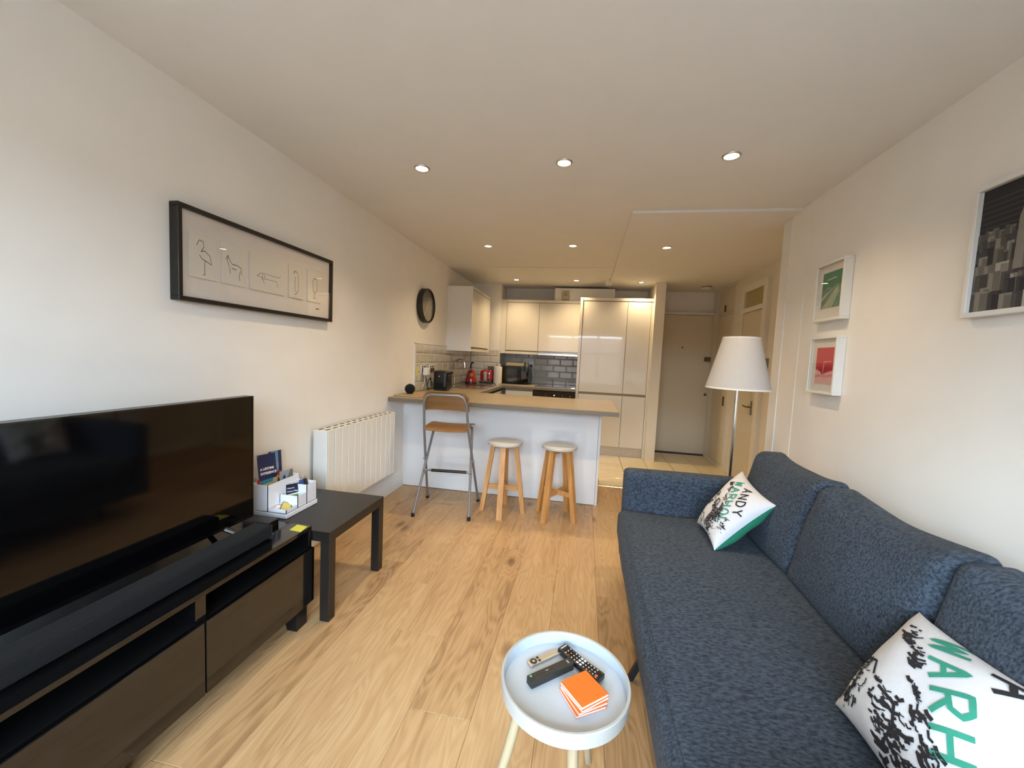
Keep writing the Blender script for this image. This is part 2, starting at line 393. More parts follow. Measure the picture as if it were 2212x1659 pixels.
# rear wall with the window the daylight comes through
WX0, WX1, WZ0, WZ1 = -1.25, 1.15, .42, 2.12
struct('wall_rear', MB().box(XL-.12, WX0, YR-.15, YR, 0, H).box(WX1, XR+.1, YR-.15, YR, 0, H).box(WX0, WX1, YR-.15, YR, 0, WZ0).box(WX0, WX1, YR-.15, YR, WZ1, H), paint)
wf = MB()
for x in (WX0, -.45, .35, WX1-.06): wf.box(x, x+.06, YR-.12, YR-.05, WZ0, WZ1)
for z in (WZ0, WZ1-.06, 1.5): wf.box(WX0, WX1, YR-.12, YR-.05, z, z+.06)
win = struct('window_1', wf, gloss_white)
part('window_sill', MB().box(WX0-.03, WX1+.03, YR-.05, YR+.09, WZ0-.03, WZ0, bev=.006), gloss_white, win)
for x0, x1 in ((WX0+.06, -.45), (-.39, .35), (.41, WX1-.06)):
    part('pane', MB().box(x0, x1, YR-.09, YR-.084, WZ0+.06, WZ1-.06), pane_mat('window_glass'), win)
portal(WX0, WX1, WZ0, WZ1, YR-.16)
# ceiling: the hall part hangs a little lower, a joint crosses the kitchen
struct('ceiling', MB().box(XL-.12, XH+.12, YR-.15, YB+.12, H, H+.1), ceil_paint)
struct('ceiling', MB().box(.276, XH, 3.02, YB, H-.02, H-.001), ceil_paint)
struct('ceiling', MB().box(XL, .274, 4.82, YB, H-.006, H-.001), ceil_paint)

# skirting boards and wall trims
sk = [(0, 0), (.018, 0), (.018, .105), (.013, .115), (.013, .128), (.006, .142), (0, .145)]
struct('baseboard_left', MB().prism([(XL+a, b) for a, b in sk], YR, YP), gloss_white)
struct('baseboard_right', MB().prism([(XR-a, b) for a, b in sk], YR, 2.93), gloss_white)
struct('baseboard_hall', MB().prism([(XH-a*.8, b*.6) for a, b in sk], 3.26, 4.36), gloss_white)
struct('trim_1', MB().box(XR-.010, XR+.002, 3.145, 3.262, 0, H-.022).box(XR-.002, XR+.06, 3.255, 3.262, 0, H-.022), gloss_white)
struct('trim_2', MB().box(XR-.003, XR+.002, 2.925, 3.145, 0, H-.004), paint)
# what stands across the street and the ground outside: they cut the lower part of the sky off
struct('ground', MB().box(-40, 40, -40, YR-.16, -3.2, -3.0), mat('street_grey', (.12, .12, .12), rough=.9))
struct('wall_street', MB().box(-30, 30, -13.0, -12.4, -3.0, 2.6), mat('street_brick', (.16, .11, .085), rough=.9, vscale=3))

# ------------------------------------------------------------------ ceiling lights
def downlight(x, y, z, label, watts):
    t = thing('ceiling_downlight', label, 'ceiling light', (x, y, z), group='recessed ceiling downlights')
    ring = mat('downlight_nickel', '#c4bfb4', rough=.3, metal=1)
    part('rim', MB().lathe([(.034, -.001), (.036, -.006), (.043, -.005), (.046, 0), (.046, .002), (.034, .002), (.034, -.001)], (x, y, z), 24), ring, t)
    lens = mat('downlight_lens', (1.0, .86, .62), rough=.3, emit=26)
    part('lens', MB().lathe([(.0, -.003), (.024, -.0025), (.033, -.001), (.033, .001), (0, .001)], (x, y, z), 20), lens, t)
    L = bpy.data.lights.new('downlight_bulb', 'SPOT'); L.energy = watts; L.color = LAMP_COL; L.spot_size = math.radians(128); L.spot_blend = 1.0; L.shadow_soft_size = .03
    o = bpy.data.objects.new('downlight_bulb', L); o.location = (0, 0, -.012); link(o, t, Matrix.Identity(4))
LX = (-1.003, -.173, .68); LY = (2.275, 3.905, 5.57)
wh = {0: 'above the living room floor', 1: 'above the breakfast bar', 2: 'above the back of the kitchen'}
wn_ = {0: 'left', 1: 'middle', 2: 'right'}
for j, y in enumerate(LY):
    for i, x in enumerate(LX):
        z = H-.02 if (x > .276 and y > 3.02) else (H-.006 if y > 4.82 else H)
        downlight(x, y, z, f'lit round recessed downlight, {wn_[i]} one of the three {wh[j]}', LAMP_NEAR_W if j == 0 else LAMP_W)
det = thing('heat_detector', 'small white heat alarm hanging under the kitchen ceiling', 'alarm', (.255, 5.50, H-.006))
wp = mat('white_plastic', (.78, .77, .74), rough=.4, var=.01)
part('base', MB().lathe([(0, 0), (.05, 0), (.05, -.035), (.047, -.04), (0, -.04)], (.255, 5.50, H-.006), 24), wp, det)
part('sensor', MB().lathe([(.047, -.04), (.044, -.06), (.028, -.075), (0, -.077)], (.255, 5.50, H-.006), 24), wp, det)
hd = thing('smoke_alarm', 'flat round white smoke alarm on the hall ceiling', 'alarm', (1.566, 5.85, H-.02))
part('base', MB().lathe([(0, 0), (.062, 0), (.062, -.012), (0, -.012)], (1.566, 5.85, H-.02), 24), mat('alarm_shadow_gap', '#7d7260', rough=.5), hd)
part('cover', MB().lathe([(.07, -.012), (.072, -.02), (.06, -.034), (0, -.036)], (1.566, 5.85, H-.02), 24), wp, hd)

# ------------------------------------------------------------------ hall: entrance door, cupboard, side door
door_paint = mat('door_cream', (.66, .58, .44), rough=.45, var=.015)
trim_paint = mat('door_frame_cream', (.76, .72, .63), rough=.45, var=.01)
brass = mat('aged_brass', '#6e5c3c', rough=.35, metal=1)
dark_gap = mat('dark_gap', '#1c1712', rough=.9)
d1 = struct('door_1', MB().box(1.02, 1.806, YB-.045, YB-.005, .012, 2.05, bev=.002), door_paint)
d1['label'] = 'plain cream flush entrance door at the end of the hall'
part('door_frame', MB().box(1.0, 1.02, YB-.06, YB, 0, 2.08).box(1.808, XH, YB-.06, YB, 0, 2.08).box(1.0, XH, YB-.06, YB, 2.054, 2.09), trim_paint, d1)
part('threshold_gap', MB().box(1.02, 1.806, YB-.03, YB-.004, 0, .012), dark_gap, d1)
part('peephole', MB().lathe([(0, 0), (.011, 0), (.011, -.004), (0, -.005)], (1.405, YB-.045, 1.574), 12, 'y'), mat('black_metal', '#0d0c0b', rough=.4), d1)
lk = part('lock_case', MB().box(1.715, 1.80, YB-.075, YB-.045, 1.385, 1.45, bev=.004), brass, d1)
part('lock_knob', MB().lathe([(0, 0), (.012, 0), (.012, -.014), (0, -.016)], (1.755, YB-.075, 1.418), 12, 'y'), brass, lk)
part('keyhole_cover', MB().lathe([(0, 0), (.02, 0), (.02, -.005), (0, -.006)], (1.765, YB-.045, .90), 16, 'y'), brass, d1)
part('hinge', MB().box(1.80, 1.812, YB-.066, YB-.045, 1.86, 1.94), brass, d1)

cup = thing('hall_cupboard', 'built-in cream cupboard beside the entrance door, tall door below small door', 'cupboard', (XH-.01, 5.85, 0))
part('frame', MB().box(XH-.02, XH, 6.0, YB-.06, 0, H-.022).box(XH-.02, XH, 5.36, 5.43, 0, H-.022).box(XH-.02, XH, 5.43, 6.0, 2.005, 2.02).box(XH-.02, XH, 5.43, 6.0, 0, .05).box(XH-.02, XH, 5.43, 6.0, 2.345, H-.022), trim_paint, cup)
cd = part('tall_door', MB().box(XH-.026, XH-.002, 5.436, 5.994, .055, 2.0, bev=.003), door_paint, cup)
part('pull', MB().box(XH-.045, XH-.026, 5.50, 5.512, .82, .94, bev=.003), brass, cd)
cd = part('top_door', MB().box(XH-.026, XH-.002, 5.436, 5.994, 2.025, 2.34, bev=.003), door_paint, cup)
part('pull', MB().box(XH-.045, XH-.026, 5.70, 5.712, 2.04, 2.13, bev=.003), brass, cd)

d2 = struct('door_2', MB().box(XH-.03, XH-.002, 4.565, 5.06, .012, 1.945, bev=.002), door_paint)
d2['label'] = 'cream side door in the hall under a small glazed fanlight'
part('door_frame', MB().box(XH-.04, XH, 5.065, 5.16, 0, 2.26).box(XH-.04, XH, 4.47, 4.56, 0, 2.26).box(XH-.04, XH, 4.56, 5.065, 2.185, 2.26).box(XH-.04, XH, 4.56, 5.065, 1.95, 2.0), trim_paint, d2)
part('fanlight_pane', MB().box(XH-.02, XH-.012, 4.56, 5.065, 2.0, 2.185), mat('amber_obscure_glass', '#a39350', rough=.2, coat=.5, var=.08), d2)
lv = part('lever_plate', MB().box(XH-.036, XH-.03, 4.62, 4.65, .82, .97, bev=.002), mat('steel', '#8c8478', rough=.3, metal=1), d2)
part('lever', MB().tube([(XH-.036, 4.635, .905), (XH-.075, 4.635, .905), (XH-.08, 4.66, .905), (XH-.078, 4.74, .91)], .008, 8), brass, lv)
sw = thing('light_switch', 'narrow steel light switch on the door frame in the hall', 'switch', (XH-.045, 4.43, 1.37))
part('plate', MB().box(XH-.012, XH, 4.395, 4.462, 1.31, 1.43, bev=.003), mat('steel', '#8c8478'), sw)
part('rocker', MB().box(XH-.018, XH-.012, 4.415, 4.442, 1.35, 1.39, bev=.002), mat('rocker_grey', '#4b463e', rough=.4), sw)

# ------------------------------------------------------------------ kitchen
unit = mat('gloss_cream_unit', (.72, .68, .60), rough=.16, var=.006, vscale=3, coat=.6)
unit_side = mat('unit_side_white', (.84, .835, .82), rough=.25, var=.006)
carcass = mat('unit_carcass', (.30, .27, .21), rough=.5, var=.01)  # darkened: the shade in the gaps between doors is put into this colour
groove = mat('unit_groove', '#8d7f60', rough=.6)
def door_y(name, par, x0, x1, y, z0, z1, rail=True, m=unit):
    """a handleless door facing the camera with a finger groove near one end"""
    return part(name, MB().box(x0+.0015, x1-.0015, y, y+.019, z0+.0015, z1-.0015, bev=.002, seg=2), m, par)
# left wall cupboard
cu = thing('wall_cabinet', 'white gloss wall cupboard on the left wall above the sink', 'cabinet', (-1.57, 5.3, 1.37))
part('side_panel', MB().box(XL, -1.413, 4.829, 4.847, 1.37, 2.178, bev=.001), unit_side, cu)
part('side_panel', MB().box(XL, -1.413, 5.757, 5.775, 1.37, 2.178, bev=.001), unit_side, cu)
part('body', MB().box(XL, -1.437, 4.847, 5.757, 1.372, 2.16), carcass, cu)
part('cornice', MB().box(-1.437, -1.413, 4.847, 5.757, 2.142, 2.178), unit, cu)
d = part('door', MB().box(-1.434, -1.414, 4.849, 5.755, 1.425, 2.137, bev=.003, seg=2), unit, cu)
part('pelmet', MB().box(-1.437, -1.415, 4.847, 5.757, 1.372, 1.405), unit, cu)
part('finger_groove', MB().box(-1.437, -1.428, 4.847, 5.757, 1.405, 1.425), groove, cu)
# back wall cupboards
yb = 5.93
for nm, x0, x1, lab in (('wall_cabinet', -1.19, -.70, 'gloss cream wall cupboard above the microwave'), ('wall_cabinet', -.70, -.10, 'gloss cream wall cupboard above the cooker hood')):
    cu = thing(nm, lab, 'cabinet', ((x0+x1)/2, 6.1, 1.38), group='back wall cupboards')
    part('body', MB().box(x0, x1, yb+.021, YB, 1.40 if x1 > -.5 else 1.372, 2.14), carcass, cu)
    part('door', MB().box(x0+.0024, x1-.0024, yb, yb+.019, 1.425, 2.134, bev=.002, seg=2), unit, cu)
    if x1 < -.5:
        part('pelmet', MB().box(x0, x1, yb, yb+.02, 1.372, 1.408), unit, cu)
        part('finger_groove', MB().box(x0, x1, yb+.012, yb+.02, 1.408, 1.425), groove, cu)
fp = thing('cabinet_filler', 'narrow cream filler panel between corner boxing and wall cupboard', 'panel', (-1.235, 5.95, 1.372))
part('panel', MB().box(-1.279, -1.192, yb, yb+.018, 1.372, 2.18, bev=.001), unit, fp)
cn = thing('cabinet_cornice', 'cream cornice strip along the top of the back wall cupboards', 'cornice', (-.65, 5.94, 2.14))
part('strip', MB().box(-1.19, -.102, yb, yb+.05, 2.14, 2.18, bev=.002), unit, cn)
part('lid', MB().box(-1.19, -.102, yb+.05, YB, 2.142, 2.15), carcass, cn)
hood = thing('cooker_hood', 'slim stainless steel cooker hood under the wall cupboard', 'cooker hood', (-.4, 6.0, 1.37))
ss = mat('stainless_steel', '#b9b4aa', rough=.22, metal=1, var=.03, vscale=40, stretch=(1, 1, 20))
part('visor', MB().box(-.695, -.105, 5.915, 6.2, 1.366, 1.40, bev=.003), ss, hood)
part('trim', MB().box(-.695, -.105, 5.93, 5.95, 1.401, 1.42), mat('hood_trim_grey', '#8d857d', rough=.3, metal=1), hood)
part('grille', MB().box(-.66, -.14, 5.96, 6.18, 1.361, 1.366), mat('hood_grille', '#50504e', rough=.5, metal=1), hood)
# tall units
yt = 5.66
tall = (('tall_cabinet', -.062, .538, 'wide gloss cream tall cupboard beside the oven'), ('tall_cabinet', .538, .846, 'narrow gloss cream tall cupboard next to the hall partition'))
for nm, x0, x1, lab in tall:
    cu = thing(nm, lab, 'cabinet', ((x0+x1)/2, 5.9, 0), group='tall kitchen cupboards')
    part('body', MB().box(x0+.001, x1-.001, yt+.021, YB-.03, .13, 2.14), carcass, cu)
    part('upper_door', MB().box(x0+.0024, x1-.0024, yt, yt+.019, .885, 2.14, bev=.002, seg=2), unit, cu)
    part('lower_door', MB().box(x0+.0024, x1-.0024, yt, yt+.019, .135, .852, bev=.002, seg=2), unit, cu)
    part('finger_groove', MB().box(x0, x1, yt+.012, yt+.021, .852, .885), groove, cu)
tp = thing('cabinet_end_panel', 'tall cream end panel between the oven and the tall cupboards', 'panel', (-.08, 5.9, 0))
part('panel', MB().box(-.100, -.064, yt-.012, YB, 0, 2.188, bev=.001), unit, tp)
tp = thing('cabinet_cornice', 'cream cornice strip along the top of the tall cupboards', 'cornice', (.4, 5.68, 2.145))
part('strip', MB().box(-.063, .874, yt-.004, yt+.05, 2.147, 2.188, bev=.002), unit, tp)
part('lid', MB().box(-.063, .874, yt+.05, YB, 2.142, 2.15), carcass, tp)
tp = thing('cabinet_filler', 'narrow cream filler strip between tall cupboard and hall partition', 'panel', (.86, 5.68, 0))
part('panel', MB().box(.848, .874, yt+.002, yt+.04, 0, 2.146, bev=.001), unit, tp)
tp = thing('plinth', 'brushed cream plinth under the tall cupboards', 'plinth', (.4, 5.72, 0))
part('board', MB().box(-.063, .846, yt+.04, yt+.058, 0, .128), mat('plinth_brushed', (.55, .50, .42), rough=.3, metal=.3), tp)
# base units
def base_y(x0, x1, lab, drawers=False):
    cu = thing('base_cabinet', lab, 'cabinet', ((x0+x1)/2, 5.9, 0))
    part('body', MB().box(x0, x1, 5.64, YB-.03, .12, .874), carcass, cu)
    part('drawer_front', MB().box(x0+.002, x1-.002, 5.618, 5.638, .70, .842, bev=.002), unit, cu)
    part('door', MB().box(x0+.002, x1-.002, 5.618, 5.638, .12, .665, bev=.002), unit, cu)
    part('finger_groove', MB().box(x0, x1, 5.63, 5.64, .842, .874).box(x0, x1, 5.63, 5.64, .665, .70), groove, cu)
    part('plinth', MB().box(x0, x1, 5.68, 5.70, 0, .12), carcass, cu)
base_y(-1.10, -.702, 'gloss cream base cupboard left of the oven')
ov = thing('oven', 'black built-in oven with a lit clock under the hob', 'oven', (-.4, 5.9, 0))
blk = mat('black_glass', '#0b0a09', rough=.06, var=.02, coat=.5)
part('body', MB().box(-.698, -.102, 5.66, YB-.03, .12, .874), mat('oven_steel', '#55524d', rough=.4, metal=1), ov)
op = part('control_panel', MB().box(-.697, -.103, 5.612, 5.65, .745, .868, bev=.003), blk, ov)
for x in (-.52, -.28, -.17):
    part('knob', MB().lathe([(0, 0), (.013, 0), (.013, -.012), (0, -.013)], (x, 5.612, .805), 16, 'y'), mat('knob_dark', '#3a3833', rough=.35, metal=.6), op)
part('display', MB().box(-.43, -.35, 5.609, 5.612, .792, .822), mat('oven_display', '#15181a', rough=.1), op)
part('display_digits', MB().box(-.402, -.388, 5.607, 5.609, .803, .813), mat('oven_digits', (.9, .95, 1.0), emit=3), op)
od = part('oven_door', MB().box(-.697, -.103, 5.615, 5.65, .15, .735, bev=.003), blk, ov)
part('handle', MB().cyl((-.64, 5.58, .69), (-.16, 5.58, .69), .01).cyl((-.62, 5.58, .69), (-.62, 5.615, .69), .007).cyl((-.18, 5.58, .69), (-.18, 5.615, .69), .007), ss, od)
part('plinth', MB().box(-.698, -.102, 5.68, 5.70, 0, .12), carcass, ov)
for y0, y1, lab in ((4.27, 4.87, 'gloss cream base cupboard on the left run nearest the breakfast bar'), (4.87, 5.60, 'gloss cream base cupboard under the sink')):
    cu = thing('base_cabinet', lab, 'cabinet', (-1.44, (y0+y1)/2, 0))
    part('body', MB().box(XL+.03, -1.17, y0, y1, .12, .874), carcass, cu)
    part('door', MB().box(-1.168, -1.148, y0+.002, y1-.002, .12, .835, bev=.002), unit, cu)
    part('finger_groove', MB().box(-1.17, -1.16, y0, y1, .835, .874), dark_gap, cu)
# peninsula
pen = thing('kitchen_peninsula', 'white gloss breakfast bar base with end panel facing the stools', 'breakfast bar', (-.78, 3.95, 0))
pen_m = mat('gloss_white_panel', (.78, .79, .80), rough=.10, var=.006, vscale=3, coat=.6)
part('front_panel', MB().box(XL+.001, .160, YP, YP+.018, .004, .874, bev=.001), pen_m, pen)
part('end_panel', MB().box(.162, .182, YP-.004, 4.24, .0, .874, bev=.001), pen_m, pen)
part('body', MB().box(XL+.001, .162, YP+.018, 4.22, .02, .874), carcass, pen)
part('door', MB().box(-1.14, -.50, 4.22, 4.24, .12, .84, bev=.002), unit, pen)
part('door', MB().box(-.495, .15, 4.22, 4.24, .12, .84, bev=.002), unit, pen)
# worktops
top_m = wood_mat('worktop_laminate', '#96856a', '#a8977a', 'x', rough=.3, scale=.35)
edge_m = mat('worktop_edge', '#746a5d', rough=.35, var=.05)
def worktop(name, lab, x0, x1, y0, y1, cut=None):
    t = thing(name, lab, 'worktop', ((x0+x1)/2, (y0+y1)/2, .875))
    part('edge_band', MB().box(x0, x1, y0, y1, .876, .912, bev=.003, seg=2), edge_m, t)
    part('surface', MB().box(x0+.002, x1-.002, y0+.002, y1-.002, .911, .915, bev=.001), top_m, t)
    return t
worktop('kitchen_worktop', 'long wood-look worktop of the breakfast bar over the stools', XL+.001, .304, 3.336, 4.26)
wl = worktop('kitchen_worktop', 'wood-look worktop along the left wall carrying the sink', XL+.001, -1.13, 4.262, 5.573)
worktop('kitchen_worktop', 'wood-look worktop along the back wall under the microwave', XL+.001, -.102, 5.575, YB-.001)
# tiles
tw = mat('metro_tile_cream', (.60, .56, .47), rough=.08, var=.03, vscale=4, coat=.5)
grout = mat('tile_grout', (.70, .67, .60), rough=.9)
tgrey = mat('metro_tile_back', (.46, .45, .42), rough=.08, var=.03, vscale=4, coat=.5)
def metro(wd, hg):
    b = .008
    x, z = wd/2-.0012, hg/2-.0012; xb, zb = max(x-.011, x*.3), max(z-.011, z*.3)
    v = [(-x, 0, -z), (x, 0, -z), (x, 0, z), (-x, 0, z), (-x, -.003, -z), (x, -.003, -z), (x, -.003, z), (-x, -.003, z), (-xb, -b, -zb), (xb, -b, -zb), (xb, -b, zb), (-xb, -b, zb)]
    f = [(0, 1, 5, 4), (1, 2, 6, 5), (2, 3, 7, 6), (3, 0, 4, 7), (4, 5, 9, 8), (5, 6, 10, 9), (6, 7, 11, 10), (7, 4, 8, 11), (8, 9, 10, 11)]
    return MB().add(v, f)
metro_cache = {}
def metro_wall(name, p0, length, z0, z1, rot, m, skip=None):
    """tiles face local -y; local x runs along the wall from p0"""
    R = Matrix.Rotation(rot, 4, 'Z')
    ex = R @ Vector((1, 0, 0)); ey = R @ Vector((0, 1, 0))
    p0 = Vector(p0); bk = MB()
    a = p0+ey*.0; b_ = p0+ex*length
    q = [a, b_, b_+ey*.004, a+ey*.004]
    bk.add([(v.x, v.y, z0) for v in q]+[(v.x, v.y, z1) for v in q], [(0, 3, 2, 1), (4, 5, 6, 7), (0, 1, 5, 4), (1, 2, 6, 5), (2, 3, 7, 6), (3, 0, 4, 7)])
    s = struct(name, bk, grout)
    row = 0; z = z0
    while z < z1-.01:
        hg = min(.101, z1-z); x = -(.1 if row % 2 else 0)
        while x < length-.005:
            a, b = max(x, 0), min(x+.201, length)
            if b-a > .015:
                k = (round(b-a, 3), round(hg, 3), m.name)
                if k not in metro_cache: metro_cache[k] = metro(b-a, hg).mesh('tile', m, sharp=10)
                c = p0+ex*((a+b)/2); place('tile', metro_cache[k], s, (c.x, c.y, z+hg/2), R)
            x += .201
        z += .101; row += 1
    return s
metro_wall('wall_tiles_left', (XL+.005, 3.885, 0), 2.03, .916, 1.421, PI/2, tw)
metro_wall('wall_tiles_boxing', (XL+.014, 5.915, 0), .455, .916, 1.421, 0, tw)
metro_wall('wall_tiles_back', (-1.279, YB-.005, 0), 1.178, .916, 1.40, 0, tgrey)
struct('trim_4', MB().box(XL, XL+.013, 3.872, 3.885, .916, 1.428).box(XL, XL+.013, 3.872, 5.91, 1.421, 1.428), gloss_white)

# ------------------------------------------------------------------ kitchen things
WT = .9155
black_p = mat('black_plastic', '#100f0f', rough=.35, var=.04)
chrome = mat('chrome', '#d8d6d2', rough=.1, metal=1, var=.01)
# sink with tap
sk_ = thing('kitchen_sink', 'stainless steel inset sink with drainer on the left worktop', 'sink', (-1.42, 5.05, WT))
part('rim', MB().box(-1.64, -1.19, 4.66, 5.46, WT, WT+.006, bev=.003), ss, sk_)
part('bowl', MB().box(-1.60, -1.24, 5.08, 5.42, WT+.005, WT+.0075, bev=.001), mat('bowl_steel', '#5f5c56', rough=.3, metal=1), sk_)
dr = MB()
for i in range(7): dr.box(-1.58+i*.05, -1.565+i*.05, 4.70, 5.02, WT+.005, WT+.009, bev=.002)
part('drainer_ribs', dr, ss, sk_)
part('rim_bar', MB().box(-1.23, -1.215, 4.70, 5.44, WT+.006, WT+.014, bev=.002), chrome, sk_)
tp = thing('kitchen_tap', 'tall chrome swan-neck mixer tap behind the sink', 'tap', (-1.675, 5.02, WT))
part('body', MB().cyl((-1.675, 5.02, WT), (-1.675, 5.02, WT+.11), .018), chrome, tp)
part('spout', MB().tube([(-1.675, 5.02, WT+.1), (-1.675, 5.02, WT+.28), (-1.655, 5.02, WT+.325), (-1.605, 5.02, WT+.345), (-1.555, 5.02, WT+.325), (-1.54, 5.02, WT+.28), (-1.54, 5.02, WT+.24)], .010, 10, 5), chrome, tp)
part('lever', MB().tube([(-1.675, 5.02, WT+.09), (-1.675, 4.96, WT+.11)], .006, 8), chrome, tp)
# coffee machine
cm = thing('coffee_machine', 'black capsule coffee machine on the left end of the worktop', 'coffee machine', (-1.57, 4.32, WT))
part('body', MB().soft(-1.672, -1.512, 4.26, 4.46, WT, WT+.215, r=.022, n=6), black_p, cm)
part('cup_recess', MB().box(-1.632, -1.552, 4.253, 4.28, WT+.02, WT+.085, bev=.004), mat('black_recess', '#030303', rough=.9), cm)
part('drip_tray', MB().box(-1.63, -1.48, 4.19, 4.27, WT, WT+.018, bev=.004), black_p, cm)
part('spout_head', MB().box(-1.518, -1.49, 4.28, 4.38, WT+.12, WT+.175, bev=.008), black_p, cm)
part('lever', MB().tube([(-1.52, 4.30, WT+.185), (-1.475, 4.29, WT+.195), (-1.45, 4.28, WT+.205)], .009, 8), black_p, cm)
part('button', MB().lathe([(0, 0), (.006, 0), (.006, -.003), (0, -.003)], (-1.60, 4.259, WT+.155), 10, 'y'), chrome, cm)
tc_ = thing('coffee_machine_cable', 'black cable looping from the wall socket to the coffee machine', 'cable', (-1.70, 4.2, WT))
part('cable', MB().tube([(-1.70, 4.10, 1.10), (-1.69, 4.11, 1.03), (-1.685, 4.13, .96), (-1.68, 4.17, .925), (-1.68, 4.12, .93), (-1.68, 4.13, 1.0), (-1.68, 4.2, 1.055), (-1.69, 4.24, 1.03), (-1.685, 4.27, .96)], .0045, 8, 6), black_p, tc_)
# sockets
steel_p = mat('socket_steel', '#6d6552', rough=.35, metal=.8)
def socket(loc_y, lab, plug):
    t = thing('wall_socket', lab, 'socket', (XL+.012, loc_y, 1.15))
    part('plate', MB().box(XL+.013, XL+.022, loc_y-.075, loc_y+.075, 1.105, 1.193, bev=.002), wp, t)
    part('inset', MB().box(XL+.022, XL+.024, loc_y-.062, loc_y+.062, 1.113, 1.185), steel_p, t)
    for k in (-.03, .03): part('switch', MB().box(XL+.024, XL+.028, loc_y+k-.012, loc_y+k+.012, 1.155, 1.178, bev=.002), wp, t)
socket(4.10, 'double wall socket with white plug nearest the tile edge', True)
socket(4.335, 'empty double wall socket behind the coffee machine', False)
pl = thing('plug_adaptor', 'white plug pushed into the socket above the round speaker', 'plug', (XL+.05, 4.09, 1.13))
part('body', MB().box(XL+.0285, XL+.075, 4.045, 4.135, 1.085, 1.165, bev=.008, seg=2), wp, pl)
part('switch_nub', MB().box(XL+.05, XL+.07, 4.136, 4.15, 1.115, 1.14, bev=.003), black_p, pl)
part('cord', MB().tube([(XL+.05, 4.06, 1.085), (XL+.045, 4.05, 1.0), (XL+.04, 4.03, .96)], .003, 6, 4), wp, pl)
tag(part('sticky_label', MB().box(XL+.0135, XL+.0145, 3.905, 3.95, 1.08, 1.18), mat('note_yellow', '#d8d074', rough=.8)), 'yellow paper label stuck on the tiles by the wall edge', 'label')
# round speaker, board and leaflet on the bar
sp_ = thing('smart_speaker', 'black ball-shaped smart speaker at the wall end of the breakfast bar', 'speaker', (-1.645, 3.60, WT+.0125))
part('fabric_ball', MB().lathe([(0.028, 0)]+[(.049*math.sin(a), .046-.049*math.cos(a)) for a in [PI*(i+2.2)/16 for i in range(14)]]+[(0, .095)], (-1.645, 3.60, WT+.0127), 28), fabric_mat('speaker_cloth', '#15151a', '#2a2930', 3), sp_)
part('base', MB().lathe([(0, 0), (.03, 0), (.03, .004), (0, .004)], (-1.645, 3.60, WT+.0122), 24), black_p, sp_)
bd = thing('chopping_board', 'thin pale wooden board lying at the wall end of the breakfast bar', 'board', (-1.5, 3.6, WT))
part('board', MB().box(-1.725, -1.29, 3.42, 3.80, WT, WT+.012, bev=.003), wood_mat('board_wood', '#a18a63', '#b79d73', 'x', rough=.5), bd)
tag(part('leaflet', MB().add([(-1.49, 3.435, WT+.0130), (-1.33, 3.425, WT+.0130), (-1.32, 3.56, WT+.0130), (-1.40, 3.57, WT+.0130), (-1.49, 3.435, WT+.0145), (-1.33, 3.425, WT+.0145), (-1.32, 3.56, WT+.0145), (-1.40, 3.57, WT+.0145)], [(0, 3, 2, 1), (4, 5, 6, 7), (0, 1, 5, 4), (1, 2, 6, 5), (2, 3, 7, 6), (3, 0, 4, 7)]), mat('leaflet_red', '#d5322c', rough=.4)), 'red folded leaflet on the wooden board behind the bar chair', 'leaflet')
# kettle
red = mat('enamel_red', '#a3180f', rough=.1, var=.03, coat=1)
kx, ky = -1.585, 5.50
kt = thing('kettle', 'shiny red pyramid kettle with black handle beside the sink', 'kettle', (kx, ky, WT))
part('base', MB().lathe([(0, 0), (.085, 0), (.088, .012), (.085, .022), (0, .022)], (kx, ky, WT), 28), black_p, kt)
part('body', MB().lathe([(.083, .022), (.085, .035), (.075, .09), (.058, .15), (.046, .185), (.04, .195), (0, .2)], (kx, ky, WT), 32), red, kt)
part('lid_knob', MB().lathe([(.02, .196), (.022, .205), (.016, .215), (0, .218)], (kx, ky, WT), 16), chrome, kt)
part('handle', MB().tube([(kx-.01, ky, WT+.2), (kx-.012, ky+.01, WT+.25), (kx-.005, ky+.015, WT+.30), (kx+.02, ky+.03, WT+.295)], .012, 10, 4), black_p, kt)
part('gauge', MB().lathe([(0, 0), (.026, 0), (.026, -.005), (0, -.006)], (kx+.02, ky-.062, WT+.125), 18, 'y'), mat('brass_gauge', '#b98f54', rough=.3, metal=1), kt)
# toaster
tx = -1.40
tt = thing('toaster', 'red and chrome toaster in the corner behind the kettle', 'toaster', (tx, 5.70, WT))
part('base', MB().box(tx-.1, tx+.085, 5.63, 5.87, WT, WT+.03, bev=.006), black_p, tt)
part('body', MB().soft(tx-.095, tx+.08, 5.635, 5.86, WT+.03, WT+.20, r=.035, n=6), red, tt)
part('band', MB().box(tx-.098, tx+.083, 5.632, 5.64, WT+.03, WT+.042, bev=.002), chrome, tt)
part('slot', MB().box(tx-.06, tx-.035, 5.68, 5.83, WT+.196, WT+.203).box(tx+.015, tx+.04, 5.68, 5.83, WT+.196, WT+.203), dark_gap, tt)
part('badge', MB().box(tx+.02, tx+.06, 5.630, 5.637, WT+.06, WT+.085, bev=.004), chrome, tt)
part('front_plate', MB().box(tx-.03, tx+.01, 5.629, 5.637, WT+.05, WT+.18, bev=.003), mat('toaster_silver', '#c9c5bf', rough=.3, metal=.6), tt)
rk = thing('toast_tray', 'small dark metal tray leaning behind the red toaster', 'tray', (tx+.03, 5.88, WT))
part('sheet', MB().box(tx-.04, tx+.12, 5.885, 5.892, WT, WT+.25, bev=.002), mat('dark_metal_sheet', '#5a5346', rough=.35, metal=.8), rk)
part('lip', MB().box(tx-.04, tx+.12, 5.87, 5.892, WT+.235, WT+.25, bev=.002), mat('dark_metal_sheet', '#5a5346'), rk)
